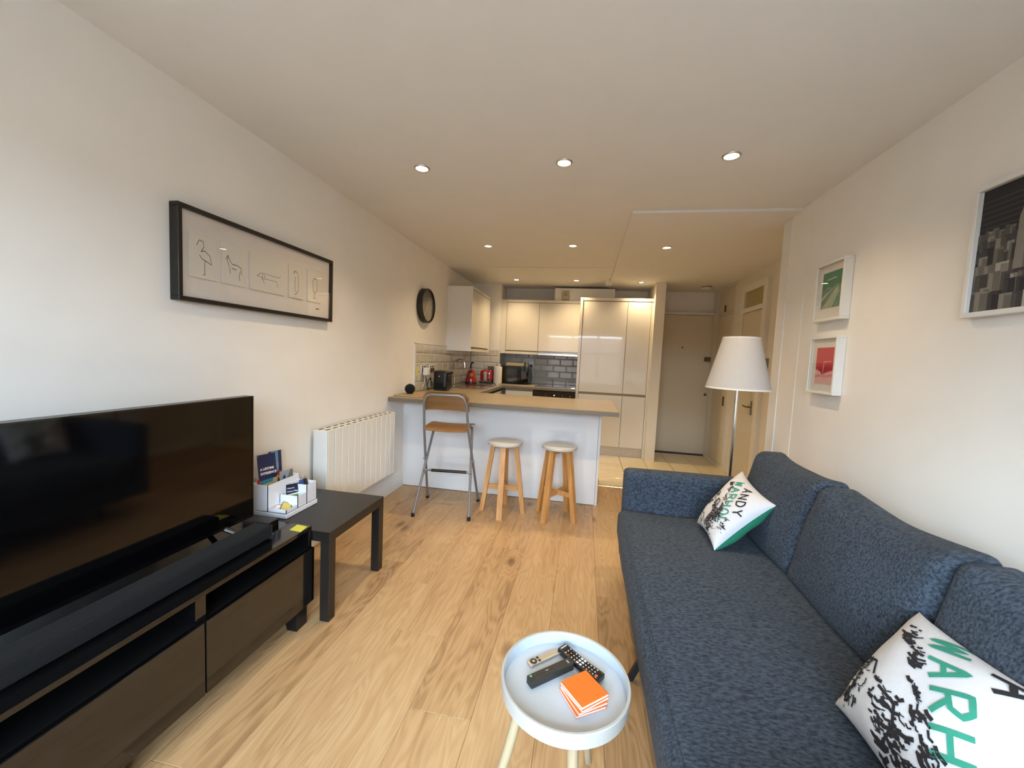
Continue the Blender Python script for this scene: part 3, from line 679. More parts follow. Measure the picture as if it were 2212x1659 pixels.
# kitchen roll
rx, ry = -1.245, 5.72
kr = thing('kitchen_roll', 'upright white kitchen paper roll on a holder in the corner', 'paper roll', (rx, ry, WT))
part('roll', MB().lathe([(.018, 0), (.062, 0), (.063, .003), (.063, .245), (.062, .248), (.018, .248)], (rx, ry, WT+.008), 32), mat('tissue_paper', (.80, .75, .66), rough=.95, var=.04, vscale=60, bump=.4), kr)
part('base', MB().lathe([(0, 0), (.058, 0), (.058, .008), (0, .008)], (rx, ry, WT), 24), chrome, kr)
part('pole', MB().cyl((rx, ry, WT+.008), (rx, ry, WT+.285), .006), chrome, kr)
# board beside the microwave, microwave, packets
bb = thing('white_board', 'white cutting board standing on edge left of the microwave', 'board', (-1.262, 6.05, WT))
part('board', MB().box(-1.276, -1.258, 5.93, 6.24, WT, WT+.29, bev=.004), mat('white_board_plastic', (.74, .70, .60), rough=.5), bb)
mw = thing('microwave', 'black microwave oven standing on the back worktop', 'microwave', (-1.02, 6.06, WT))
my = 5.90
part('body', MB().box(-1.245, -.815, my+.02, 6.22, WT+.012, WT+.272, bev=.006), mat('microwave_black', '#141312', rough=.3), mw)
mdoor = part('door', MB().box(-1.243, -.935, my, my+.02, WT+.016, WT+.268, bev=.004), blk, mw)
part('window', MB().box(-1.20, -.985, my-.002, my, WT+.06, WT+.225, bev=.0008), mat('microwave_window', '#23221f', rough=.12, coat=.6), mdoor)
cp = part('control_panel', MB().box(-.932, -.817, my, my+.02, WT+.016, WT+.268, bev=.004), blk, mw)
part('keypad', MB().box(-.915, -.85, my-.002, my, WT+.085, WT+.19), mat('keypad_grey', '#3d3a31', rough=.5), cp)
part('display', MB().box(-.915, -.85, my-.002, my, WT+.212, WT+.232), mat('microwave_display', '#1d2b16', rough=.2), cp)
part('foot', MB().cyl((-1.2, 5.95, WT), (-1.2, 5.95, WT+.012), .012).cyl((-.86, 5.95, WT), (-.86, 5.95, WT+.012), .012).cyl((-1.2, 6.18, WT), (-1.2, 6.18, WT+.012), .012).cyl((-.86, 6.18, WT), (-.86, 6.18, WT+.012), .012), black_p, mw)
zz = WT+.2725
for k, (dx, col, lab) in enumerate(((0, '#8c6a34', 'brown cookery magazine lying open on top of the microwave stack'), (.01, '#cdb98f', 'cream paper pad in the middle of the stack on the microwave'), (-.005, '#5b3f22', 'dark brown booklet at the bottom of the stack on the microwave'))[::-1]):
    b_ = thing('booklet', lab, 'booklet', (-1.03, 6.05, zz), group='booklets on the microwave')
    h_ = (.016, .02, .014)[k]
    part('cover', MB().box(-1.18+dx, -.90+dx, 5.95, 6.16, zz, zz+.003, bev=.001).box(-1.18+dx, -.90+dx, 5.95, 6.16, zz+h_-.003, zz+h_, bev=.001).box(-1.18+dx, -1.176+dx, 5.95, 6.16, zz, zz+h_), mat('booklet_'+col, col, rough=.5), b_)
    part('pages', MB().box(-1.177+dx, -.903+dx, 5.952, 6.158, zz+.003, zz+h_-.003), mat('page_paper', '#d8c9a4', rough=.9), b_)
    zz += h_+.0005
jr = thing('spice_jar', 'tiny pale jar standing on the microwave beside the booklets', 'jar', (-.86, 6.0, WT+.2725))
part('glass', MB().lathe([(0, 0), (.014, 0), (.014, .035), (.011, .038), (0, .038)], (-.86, 6.0, WT+.2725), 14), mat('jar_pale', '#b8ab93', rough=.2), jr)
part('lid', MB().lathe([(.012, .038), (.012, .046), (0, .047)], (-.86, 6.0, WT+.2725), 14), wp, jr)
bs = thing('wall_socket', 'white socket on the grey tiles right of the microwave', 'socket', (-.82, YB-.015, 1.2))
part('plate', MB().box(-.865, -.785, YB-.024, YB-.0135, 1.185, 1.265, bev=.003), wp, bs)
part('switch', MB().box(-.81, -.795, YB-.028, YB-.024, 1.23, 1.25, bev=.002), wp, bs)
mp_ = thing('microwave_plug', 'black plug and cable hanging from the white socket', 'plug', (-.82, YB-.05, 1.19))
part('plug', MB().box(-.845, -.805, YB-.06, YB-.0245, 1.178, 1.215, bev=.006), black_p, mp_)
part('cable', MB().tube([(-.825, YB-.05, 1.18), (-.82, YB-.045, 1.1), (-.81, YB-.04, 1.0), (-.815, YB-.05, .93)], .004, 8, 4), black_p, mp_)
# hob
hb = thing('hob', 'black glass ceramic hob set in the back worktop', 'hob', (-.4, 5.9, WT))
part('glass', MB().box(-.69, -.115, 5.66, 6.16, WT, WT+.006, bev=.002), mat('hob_glass', '#0c0c0d', rough=.04, coat=1), hb)
for x, y, r in ((-.55, 5.80, .09), (-.25, 5.80, .07), (-.55, 6.04, .07), (-.25, 6.04, .09)):
    part('ring', MB().lathe([(r-.004, .006), (r-.004, .0066), (r, .0066), (r, .006)], (x, y, WT), 32), mat('hob_print', '#5a5a5a', rough=.3), hb)
# meter on the duct
mt = thing('fuse_meter', 'small beige meter box fixed above the wall cupboards', 'meter', (-.33, 5.99, 2.2))
part('case', MB().box(-.385, -.275, 5.97, 5.999, 2.195, 2.325, bev=.012, seg=2), mat('meter_beige', '#b9ab88', rough=.5), mt)
part('dial', MB().lathe([(0, 0), (.022, 0), (.022, -.004), (0, -.004)], (-.33, 5.97, 2.275), 18, 'y'), mat('meter_dial', '#8d8062', rough=.4), mt)
# objects kept on top of the tall units
bw = thing('dark_bowl', 'small dark bowl on top of the tall cupboards', 'bowl', (.42, 5.95, 2.151))
part('bowl', MB().lathe([(.02, 0), (.03, .002), (.055, .03), (.06, .05), (.056, .05), (.05, .03), (0, .008)], (.42, 5.95, 2.151), 20), mat('bowl_brown', '#4a2f20', rough=.4), bw)

# clock on the left wall
CY, CZ_ = 4.075, 1.83
ck = thing('wall_clock', 'round black wall clock with grey face beside the wall cupboard', 'clock', (XL+.03, CY, CZ_))
part('rim', MB().lathe([(.150, .003), (.178, .0), (.182, .004), (.182, .062), (.176, .068), (.168, .066), (.166, .045), (.150, .04), (.150, .003)], (XL, CY, CZ_), 48, 'x'), mat('clock_black', '#17140f', rough=.45), ck)
part('face', MB().lathe([(0, .038), (.166, .038), (.166, .041), (0, .041)], (XL, CY, CZ_), 48, 'x'), mat('clock_face', '#4a443a', rough=.5), ck)
part('glass', MB().lathe([(0, .056), (.168, .056), (.168, .058), (0, .058)], (XL, CY, CZ_), 48, 'x'), pane_mat('clock_glass'), ck)
def hand(ang, ln, wd):
    # ang clockwise from 12 seen from the room (right = +y)
    d = Vector((0, math.sin(ang), math.cos(ang))); n = Vector((0, math.cos(ang), -math.sin(ang))); o = Vector((XL+.046, CY, CZ_))
    q = [o-d*.02+n*wd, o+d*ln+n*wd*.6, o+d*ln-n*wd*.6, o-d*.02-n*wd]
    return MB().add([v+Vector((-.001, 0, 0)) for v in q]+[v+Vector((.001, 0, 0)) for v in q], [(0, 3, 2, 1), (4, 5, 6, 7), (0, 1, 5, 4), (1, 2, 6, 5), (2, 3, 7, 6), (3, 0, 4, 7)])
pale = mat('clock_hand', '#cfc5ad', rough=.5)
part('minute_hand', hand(math.radians(213), .13, .004), pale, ck)
part('hour_hand', hand(math.radians(37), .09, .0045), pale, ck)
for k in range(12):
    a = 2*PI*k/12; d = Vector((0, math.sin(a), math.cos(a))); n = Vector((0, math.cos(a), -math.sin(a))); o = Vector((XL+.0415, CY, CZ_))
    q = [o+d*.13+n*.004, o+d*.152+n*.004, o+d*.152-n*.004, o+d*.13-n*.004]
    part('hour_mark', MB().add([v for v in q]+[v+Vector((.001, 0, 0)) for v in q], [(0, 3, 2, 1), (4, 5, 6, 7), (0, 1, 5, 4), (1, 2, 6, 5), (2, 3, 7, 6), (3, 0, 4, 7)]), mat('clock_mark', '#8b8270', rough=.6), ck)

# ------------------------------------------------------------------ pictures
def box_frame(t, side, x_wall, depth, y0, y1, z0, z1, wd, m, mount_m, glass_in=.004, mount_in=.012, glass=True):
    """shallow box frame on a wall; side = +1 faces +x (left wall), -1 faces -x (right wall)"""
    s = side; a, b = x_wall, x_wall+s*depth
    part('frame', MB().box(a, b, y0, y1, z1-wd, z1, bev=.0015).box(a, b, y0, y1, z0, z0+wd, bev=.0015).box(a, b, y0, y0+wd, z0+wd, z1-wd, bev=.0015).box(a, b, y1-wd, y1, z0+wd, z1-wd, bev=.0015), m, t)
    mo = part('mount', MB().box(a+s*.002, b-s*mount_in, y0+wd, y1-wd, z0+wd, z1-wd), mount_m, t)
    if glass: part('glass', MB().box(b-s*(glass_in+.002), b-s*glass_in, y0+wd, y1-wd, z0+wd, z1-wd), pane_mat('picture_glass'), t)
    return mo, b-s*mount_in
fr_black = mat('frame_black', '#14120f', rough=.4, var=.05)
mount_c = mat('mount_cream', (.72, .67, .62), rough=.9, var=.01)
lp = thing('framed_picture', 'long black-framed picture of five small line drawings on the left wall', 'picture', (XL, 1.93, 1.51))
mo, xf = box_frame(lp, 1, XL+.001, .045, 1.412, 2.448, 1.508, 1.913, .019, fr_black, mount_c, mount_in=.018)
card_m = mat('card_cream', (.71, .67, .59), rough=.9, var=.015)
ink = mat('pencil_ink', '#3d3932', rough=.9)
Zb, Zt = 1.617, 1.806
cards = [(1.467, 1.600), (1.627, 1.757), (1.786, 2.027), (2.058, 2.183), (2.214, 2.345)]
arts = [  # plain contour doodles: wading bird, horse, long dog, standing bird, round owl-like bird
    [[(.30, .80), (.36, .88), (.50, .86), (.52, .74), (.42, .62)], [(.42, .62), (.56, .66), (.74, .56), (.80, .36), (.62, .42), (.44, .46), (.36, .54)], [(.56, .44), (.54, .26), (.56, .10), (.48, .10)], [(.30, .80), (.27, .74)]],
    [[(.15, .60), (.24, .72), (.32, .60), (.42, .52), (.66, .52), (.82, .46), (.84, .30)], [(.24, .72), (.22, .56), (.30, .44), (.34, .28)], [(.40, .42), (.60, .40)], [(.78, .40), (.72, .24), (.76, .14)]],
    [[(.18, .40), (.30, .50), (.40, .50), (.80, .48), (.86, .54)], [(.18, .40), (.30, .38), (.36, .30), (.38, .22)], [(.40, .36), (.74, .36), (.78, .20)], [(.34, .48), (.32, .36), (.38, .34), (.40, .46)]],
    [[(.30, .78), (.42, .84), (.56, .78), (.62, .56), (.60, .24), (.46, .14)], [(.42, .66), (.38, .44), (.42, .20)], [(.46, .14), (.38, .12)], [(.30, .78), (.38, .76)]],
    [[(.36, .66), (.46, .78), (.62, .76), (.70, .60), (.66, .40), (.52, .28), (.40, .36), (.36, .52), (.36, .66)], [(.44, .62), (.46, .58)], [(.50, .28), (.50, .16)], [(.42, .14), (.60, .14)]],
]
for (y0, y1), art in zip(cards, arts):
    c_ = part('card', MB().box(xf+.0005, xf+.006, y0, y1, Zb, Zt, bev=.0006), card_m, mo)
    mb = MB(); fn = lambda u, v, y0=y0, y1=y1: (xf+.0064, y0+u*(y1-y0), Zb+v*(Zt-Zb))
    for st in art: mb.ribbon(st, .018*.13/(y1-y0), fn)
    dm = part('drawing', mb, ink, lp)
part('pencil_scribble', MB().ribbon([(0, 0), (.2, .6), (.35, .1), (.55, .7), (.7, .1), (1, .5)], .2, lambda u, v: (xf+.0008, 2.30+u*.035, 1.575+v*.012)), ink, lp)

fr_white = mat('frame_white', (.78, .78, .75), rough=.4, var=.01)
def flat(t, name, x, y0, y1, z0, z1, polys, flip, step=.0002):
    """printed sheet: list of (material, polygon in 0..1); u grows to the right as seen from the room"""
    mats = []; mb = MB()
    for k, (m, poly, *lay) in enumerate(polys):
        if m not in mats: mats.append(m)
        mb.slot(mats.index(m)); k = lay[0] if lay else k
        pts = [(x-step*(k+1), y1+(y0-y1)*u if flip else y0+(y1-y0)*u, z0+v*(z1-z0)) for u, v in poly]
        mb.add(pts, [tuple(range(len(pts)))])
    return part(name, mb, mats, t)
R1 = [(0, 0), (1, 0), (1, 1), (0, 1)]
g1, g2, g3, g4 = mat('print_green', '#2f7a63', rough=.8), mat('print_green_mid', '#6f8f7c', rough=.8), mat('print_green_pale', '#a9b39a', rough=.8), mat('print_line_pale', '#c4c9b4', rough=.8)
p1 = thing('framed_print', 'small white box frame with a green landscape print, upper of the pair', 'picture', (XR, 2.56, 1.62))
mo, xf = box_frame(p1, -1, XR-.001, .046, 2.437, 2.70, 1.617, 1.95, .014, fr_white, mat('mount_white', (.74, .71, .66), rough=.9, var=.01), mount_in=.016)
flat(p1, 'print', xf, 2.48, 2.655, 1.69, 1.895, [(g1, R1), (g2, [(0, 0), (1, 0), (1, .58), (.8, .62), (.55, .55), (.3, .60), (0, .52)]), (g3, [(.05, 0), (.45, 0), (.85, .42), (.9, .55), (.7, .5), (.4, .25)]), (g3, [(0, .3), (.25, .42), (.6, .53), (.55, .48), (.25, .34), (0, .2)]), (g4, [(.5, 0), (.56, 0), (.95, .44), (.92, .47)]), (g4, [(.25, .80), (.75, .83), (.75, .80), (.25, .77)])], True)
r1, r2, r3, r4 = mat('print_red', '#c8303f', rough=.8), mat('print_red_dark', '#a8182c', rough=.8), mat('print_pink', '#d98a8e', rough=.8), mat('print_pink_pale', '#dfb1ae', rough=.8)
p2 = thing('framed_print', 'small white box frame with a red mountain print, lower of the pair', 'picture', (XR, 2.56, 1.2))
mo, xf = box_frame(p2, -1, XR-.001, .046, 2.437, 2.70, 1.20, 1.528, .014, fr_white, mat('mount_white', (.74, .71, .66)), mount_in=.016)
flat(p2, 'print', xf, 2.48, 2.645, 1.255, 1.465, [(r1, R1), (r4, [(0, 0), (1, 0), (1, .38), (.75, .34), (.5, .28), (.2, .36), (0, .40)]), (r2, [(0, .48), (1, .52), (.95, .42), (.65, .36), (.42, .26), (.2, .40)]), (r3, [(0, .24), (.3, .28), (.7, .26), (1, .30), (1, .22), (.6, .18), (.3, .2), (0, .16)]), (r4, [(.44, .30), (.47, .30), (.50, .62), (.47, .62)]), (r4, [(.46, .62), (.9, .64), (.9, .62), (.46, .60)])], True)
p3 = thing('framed_poster', 'large white-framed black and white city poster on the right wall', 'picture', (XR, 1.35, 1.55))
mo, xf = box_frame(p3, -1, XR-.001, .03, .86, 1.752, 1.548, 2.01, .018, fr_white, mat('poster_black', '#191a1d', rough=.7), glass_in=.003, mount_in=.017, glass=False)
rnd = random.Random(4); greys = [mat(f'poster_grey_{k}', c, rough=.8) for k, c in enumerate(('#26262a', '#3a3838', '#4d4a46', '#65615a', '#807b72', '#a29d94'))]
polys = [(greys[0], R1, 0)]
for row in range(9):                                            # rows of roofs, nearer ones larger
    v0 = .62-row*.075; x = -.05
    while x < 1.0:
        wd = rnd.uniform(.012, .032)*(1+row*.13); hh = rnd.uniform(.03, .10)*(1+row*.1)
        if row < 2: hh *= .6
        a, b, c, d_ = max(x, 0), min(x+wd, 1), max(v0-.1, 0), min(max(v0+hh, .05), .93)
        gi = rnd.choice((0, 1, 1, 2, 2, 3, 3, 4)); k2 = min(gi+1, 5)
        polys.append((greys[gi], [(a, c), (b, c), (b, d_), (a, d_)], row*3+20))
        if b-a > .02: polys.append((greys[k2], [(a, c), (a+(b-a)*.4, c), (a+(b-a)*.4, d_-.015), (a, d_)], row*3+21))
        if rnd.random() < .5 and b-a > .015: polys.append((greys[k2], [(a, d_-.012), (b, d_-.018), (b, d_), (a, d_)], row*3+22))
        x += wd*1.05
for k in range(14):
    v = .93-.022*k; polys.append((greys[1 if k % 2 else 0], [(0, v), (1, v+.006), (1, v-.006), (0, v-.012)], 1+k)) if v > .66 else None
polys += [(greys[4], [(.155, .30), (.22, .30), (.215, .70), (.205, .80), (.19, .93), (.185, .93), (.175, .80), (.16, .70)], 60), (greys[3], [(.19, .30), (.22, .30), (.215, .70), (.205, .80), (.19, .9)], 61)]
flat(p3, 'print', xf, .88, 1.732, 1.568, 1.99, polys, True, .00008)

# ------------------------------------------------------------------ radiator
rd_m = mat('radiator_white', (.79, .79, .75), rough=.35, var=.008)
rd = thing('radiator', 'white electric panel radiator on the left wall beside the breakfast bar', 'radiator', (XL+.06, 2.775, .25))
ry0, ry1, rx0, rx1, rz0, rz1 = 2.30, 3.25, XL+.02, XL+.12, .25, .795
part('end_cap', MB().box(rx0, rx1, ry0, ry0+.012, rz0, rz1, bev=.004, seg=2), rd_m, rd)
part('end_cap', MB().box(rx0, rx1, ry1-.012, ry1, rz0, rz1, bev=.004, seg=2), rd_m, rd)
part('core', MB().box(rx0+.002, rx1-.010, ry0+.012, ry1-.012, rz0+.01, rz1-.006), mat('radiator_core', (.42, .41, .37), rough=.5), rd)  # core coloured darker than the panels to paint shade into the grooves
npan = 12; pw_ = (ry1-ry0-.024)/npan
rme = MB().box(-.010, 0, -pw_/2+.0028, pw_/2-.0028, -(rz1-rz0)/2+.004, (rz1-rz0)/2-.002, bev=.003, seg=2).mesh('front_panel', rd_m)
for k in range(npan): place('front_panel', rme, rd, (rx1, ry0+.012+(k+.5)*pw_, (rz0+rz1)/2))
slot_m = mat('radiator_slot', '#4a4336', rough=.9)
part('top_grille', MB().box(rx0+.004, rx1-.004, ry0+.012, ry1-.012, rz1-.006, rz1-.002), rd_m, rd)
for k in range(npan):
    y = ry0+.012+(k+.5)*pw_
    part('vent', MB().box(rx0+.014, rx0+.030, y-.024, y+.024, rz1-.002, rz1-.0008).box(rx1-.036, rx1-.020, y-.024, y+.024, rz1-.002, rz1-.0008), slot_m, rd)
part('bracket', MB().box(XL+.001, rx0+.004, 2.45, 2.49, .35, .72).box(XL+.001, rx0+.004, 3.05, 3.09, .35, .72), mat('bracket_grey', '#9a9992', rough=.5), rd)

# ------------------------------------------------------------------ black side table
bl = mat('black_brown_laminate', '#1b1815', rough=.38, var=.06, vscale=60, stretch=(1, .06, 1))
st = thing('side_table', 'square black side table with thick legs beside the TV bench', 'table', (-1.43, 1.94, 0))
tx0, tx1, ty0, ty1 = -1.695, -1.153, 1.672, 2.195
part('top', MB().box(tx0, tx1, ty0, ty1, .40, .45, bev=.002), bl, st)
for x, y in ((tx0, ty0), (tx1-.05, ty0), (tx0, ty1-.05), (tx1-.05, ty1-.05)):
    part('leg', MB().box(x, x+.05, y, y+.05, 0, .40, bev=.002), bl, st)

# ------------------------------------------------------------------ TV bench, TV, soundbar
gb = mat('black_gloss', '#0a0a0b', rough=.10, var=.02, coat=.4, spec=.6)
sg = mat('black_satin', '#121213', rough=.3, var=.05)
bn = thing('tv_bench', 'long gloss black TV bench with open slots above flap doors', 'tv bench', (-1.47, .82, 0))
bx0, bx1, by0, by1 = -1.70, -1.242, -.02, 1.662
part('top', MB().box(bx0, bx1, by0, by1, .462, .48, bev=.0015), gb, bn)
part('end_panel', MB().box(bx0, bx1, by1-.02, by1, .10, .462, bev=.001), gb, bn)
part('end_panel', MB().box(bx0, bx1, by0, by0+.02, .10, .462, bev=.001), gb, bn)
for y in (1.10, .54): part('divider', MB().box(bx0, bx1-.002, y-.019, y+.019, .12, .462), gb, bn)
part('bottom', MB().box(bx0, bx1-.002, by0+.02, by1-.02, .10, .12), sg, bn)
part('shelf', MB().box(bx0, bx1-.004, by0+.02, by1-.02, .362, .378), sg, bn)
part('back_panel', MB().box(bx0, bx0+.006, by0+.02, by1-.02, .12, .462), sg, bn)
for y0, y1 in ((1.1015, 1.660), (.5415, 1.0985), (-.018, .5385)):
    part('flap_door', MB().box(bx1-.001, bx1+.018, y0+.001, y1-.001, .116, .379, bev=.002, seg=2), gb, bn)
for x, y in ((-1.30, 1.58), (-1.66, 1.58), (-1.30, .80), (-1.66, .80), (-1.30, .02), (-1.66, .02)):
    part('foot', MB().prism([(x-.02, .10), (x+.045, .10), (x+.045, .0), (x-.005, .0), (x-.02, .05)], y, y+.07), sg, bn)
tv = thing('television', 'large flat black TV switched off standing on the gloss bench', 'television', (-1.53, 1.05, .48))
scr = mat('tv_screen', '#050506', rough=.07, var=.02, coat=.0, spec=.5)
vx = -1.50
part('cabinet', MB().box(vx-.045, vx-.002, .50, 1.592, .524, 1.097, bev=.004), sg, tv)
part('screen', MB().box(vx-.003, vx, .507, 1.586, .537, 1.091), scr, tv)
part('bezel', MB().box(vx-.004, vx+.002, .50, 1.592, 1.091, 1.097).box(vx-.004, vx+.002, .50, 1.592, .524, .537).box(vx-.004, vx+.002, .50, .507, .537, 1.091).box(vx-.004, vx+.002, 1.586, 1.592, .537, 1.091), gb, tv)
for y in (1.44, .62):
    part('stand_leg', MB().tube([(vx-.02, y, .53), (vx+.05, y+.03, .4925)], .0115, 8).tube([(vx-.02, y, .53), (vx-.11, y+.03, .4925)], .0115, 8), sg, tv)
bx_ = thing('set_top_box', 'flat black set-top box beside the foot of the TV', 'set-top box', (-1.46, 1.585, .48))
part('case', MB().prism([(-1.535, 1.565), (-1.50, 1.535), (-1.40, 1.535), (-1.40, 1.635), (-1.535, 1.635)], .4805, .508, 'xy'), sg, bx_)
part('front_gloss', MB().box(-1.402, -1.398, 1.54, 1.63, .484, .505), gb, bx_)
sb = thing('soundbar', 'long low black soundbar in front of the TV', 'soundbar', (-1.36, 1.0, .48))
part('body', MB().box(-1.405, -1.317, .58, 1.502, .484, .546, bev=.012, seg=3), fabric_mat('soundbar_mesh', '#0d0e10', '#191b1d', 2, rough=.8), sb)
part('foot', MB().box(-1.39, -1.33, .62, .70, .4805, .485).box(-1.39, -1.33, 1.38, 1.46, .4805, .485), black_p, sb)
part('end_cap', MB().box(-1.403, -1.319, 1.501, 1.506, .486, .544, bev=.002), sg, sb)
cb = thing('tv_cable', 'thin black cable lying loose on the bench behind the soundbar', 'cable', (-1.45, 1.2, .48))
part('cable', MB().tube([(-1.48, 1.46, .485), (-1.45, 1.40, .484), (-1.46, 1.28, .484), (-1.44, 1.20, .484), (-1.46, 1.10, .484), (-1.43, 1.05, .484), (-1.44, .98, .484), (-1.47, .98, .484), (-1.46, 1.06, .484), (-1.50, 1.12, .485)], .0032, 6, 6), black_p, cb)
nt_ = tag(part('sticky_note', MB().add([(-1.306, 1.593, .4803), (-1.243, 1.587, .4803), (-1.252, 1.645, .4803), (-1.312, 1.652, .4803), (-1.306, 1.593, .481), (-1.243, 1.587, .481), (-1.252, 1.645, .481), (-1.312, 1.652, .481)], [(0, 3, 2, 1), (4, 5, 6, 7), (0, 1, 5, 4), (1, 2, 6, 5), (2, 3, 7, 6), (3, 0, 4, 7)]), mat('note_lime', '#d3d34e', rough=.7)), 'yellow paper label on the front corner of the TV bench', 'label')

# ------------------------------------------------------------------ desk organiser with leaflets
og = mat('organiser_white', (.80, .81, .86), rough=.35, var=.01)
O = thing('desk_organiser', 'white stepped desk organiser on the black side table', 'organiser', (-1.56, 1.87, .45))
def tray(x0, x1, y0, y1, z0, z1, t=.003):
    return MB().box(x0, x1, y0, y1, z0, z0+t).box(x0, x0+t, y0, y1, z0, z1).box(x1-t, x1, y0, y1, z0, z1).box(x0, x1, y0, y0+t, z0, z1).box(x0, x1, y1-t, y1, z0, z1)
ox0, ox1, oy0, oy1 = -1.665, -1.456, 1.752, 1.985
part('base', MB().box(ox0-.004, ox1+.004, oy0-.004, oy1+.004, .4505, .474, bev=.002), og, O)
part('tall_compartment', tray(ox0, -1.565, oy0, oy1, .474, .612), og, O)
part('low_tray', tray(-1.565, ox1, oy0, 1.835, .474, .496), og, O)
part('middle_compartment', tray(-1.565, ox1, 1.835, 1.905, .474, .540), og, O)
part('pen_compartment', tray(-1.565, ox1, 1.905, oy1, .474, .580).box(-1.563, ox1-.002, 1.907, oy1-.002, .477, .554), og, O)
navy, teal, sky_b = mat('print_navy', '#232a55', rough=.35), mat('print_teal', '#2f7f93', rough=.35), mat('print_sky', '#5f8fb5', rough=.35)
sand, dusk, orange_p, red_p, slate, wht = mat('print_sand', '#b9ad8a', rough=.4), mat('print_dusk', '#4b3a2c', rough=.4), mat('print_orange', '#e08a1c', rough=.4), mat('print_brick', '#8c2f1c', rough=.4), mat('print_slate', '#8c97a2', rough=.4), mat('print_white', (.8, .8, .8), rough=.4)
def sheet(name, lab, org, u, v, wd, hg, th, polys, back, group='leaflets in the white organiser'):
    """a booklet standing up: origin lower left, u to the right, v up"""
    M = frame_m(Vector(org), u, v); t = thing(name, lab, 'leaflet', org, group=group)
    W = lambda a, b, c: M @ Vector((a, b, c))
    q = [(0, 0), (wd, 0), (wd, hg), (0, hg)]
    part('pages', MB().add([W(a, b, -th) for a, b in q]+[W(a, b, 0) for a, b in q], [(0, 3, 2, 1), (4, 5, 6, 7), (0, 1, 5, 4), (1, 2, 6, 5), (2, 3, 7, 6), (3, 0, 4, 7)]), back, t)
    mats = []; mb = MB()
    for k, (m, poly) in enumerate(polys):
        if m not in mats: mats.append(m)
        mb.slot(mats.index(m)); mb.add([W(a*wd, b*hg, .0002*(k+1)) for a, b in poly], [tuple(range(len(poly)))])
    if polys: part('cover_print', mb, mats, t)
    return t, (lambda a, b, k=.003: frame_m(M @ Vector((a*wd, b*hg, k)), u, v))
ON, onM = sheet('brochure', 'blue and brick brochure with orange letters at the back of the organiser', (-1.640, 1.862, .482), (.04, .995, -.06), (-.12, .03, .99), .085, .270, .004,
    [(navy, R1), (sky_b, [(.15, .55), (.72, .55), (.72, 1), (.15, 1)]), (slate, [(.15, .62), (.72, .66), (.72, .78), (.4, .74), (.15, .72)]), (red_p, [(0, .32), (1, .32), (1, .58), (0, .58)]), (orange_p, [(.92, .34), (1, .34), (1, .56), (.92, .56)])], navy)
text_mesh('lettering', '-ON', .030, mat('ink_amber', '#f0a820', rough=.5), ON, onM(.10, .46), bold=.0012)
LB, lbM = sheet('brochure', 'navy tour brochure standing tallest in the white organiser', (-1.625, 1.782, .478), (.12, .985, -.05), (-.18, .02, .98), .108, .275, .005,
    [(navy, R1), (sand, [(0, 0), (1, 0), (1, .52), (.6, .50), (0, .40)]), (teal, [(0, .42), (.72, .45), (.78, .52), (0, .50)]), (dusk, [(0, 0), (1, 0), (1, .24), (.82, .22), (.7, .32), (.5, .34), (.3, .24), (0, .20)]), (slate, [(.6, .33), (1, .30), (1, .40), (.7, .42)]), (sky_b, [(-.02, .96), (.03, .96), (.03, 1.0), (-.02, 1.0)])], navy)
ink_w = mat('ink_white', (.85, .85, .85), rough=.6)
text_mesh('lettering', 'A LIFETIME', .0175, ink_w, LB, lbM(.06, .715), bold=.0006)
text_mesh('lettering', 'EXPERIENCE', .0175, ink_w, LB, lbM(.06, .63), bold=.0006)
GR, grM = sheet('brochure', 'small grey photo brochure in front of the navy brochure', (-1.592, 1.875, .49), (.05, .995, -.05), (-.10, -.05, .99), .092, .155, .003,
    [(slate, R1), (mat('print_olive', '#6d6f5a', rough=.4), [(.25, .3), (1, .55), (1, 1), (.8, .98), (.55, .7)]), (dusk, [(.1, 0), (1, 0), (1, .45), (.5, .42), (.2, .3)]), (navy, [(.2, .78), (.32, .70), (.44, .78), (.32, .86)])], slate)
text_mesh('lettering', 'TOURS', .013, ink_w, GR, grM(.52, .58))
sheet('leaflet', 'slim red-edged leaflet tucked in at the near end of the organiser', (-1.628, 1.764, .48), (.2, .97, 0), (-.10, .03, .99), .014, .150, .002, [(mat('print_red_edge', '#b3202a', rough=.4), R1)], wht)
LF, lfM = sheet('leaflet', 'navy and green village leaflet in the middle compartment', (-1.53, 1.84, .482), (.42, .90, -.04), (-.12, .03, .99), .082, .108, .002,
    [(mat('print_leaf_green', '#5f9a4a', rough=.4), R1), (wht, [(0, .44), (1, .46), (1, .54), (0, .50)]), (mat('print_midnight', '#171f3c', rough=.4), [(0, .50), (1, .54), (1, 1), (0, 1)])], wht)
text_mesh('lettering', 'Historic', .0115, ink_w, LF, lfM(.06, .80))
text_mesh('lettering', 'Fishing Village', .0105, ink_w, LF, lfM(.06, .64))
def card(lab, cx, cy, z, rot, wd, ln, base, inner):
    t = thing('card', lab, 'card', (cx, cy, z), rot, group='cards in the organiser tray')
    part('paper', MB().box(-wd/2, wd/2, -ln/2, ln/2, 0, .0012), base, t, local=True)
    if inner: part('printed_field', MB().box(-wd/2+.004, wd/2-.004, -ln/2+.004, ln/2-.004, .0012, .0016), inner, t, local=True)
    return t
c1 = card('yellow card with dark border leaning in the low organiser tray', -1.502, 1.805, .487, .9, .05, .075, mat('card_dark', '#3c3645', rough=.5), mat('card_yellow', '#c9b65c', rough=.5)); c1.rotation_euler = (.35, .25, .5)
c2 = card('white business card under the yellow card in the organiser tray', -1.525, 1.785, .482, .2, .05, .06, wht, None); c2.rotation_euler = (.2, .15, .2)
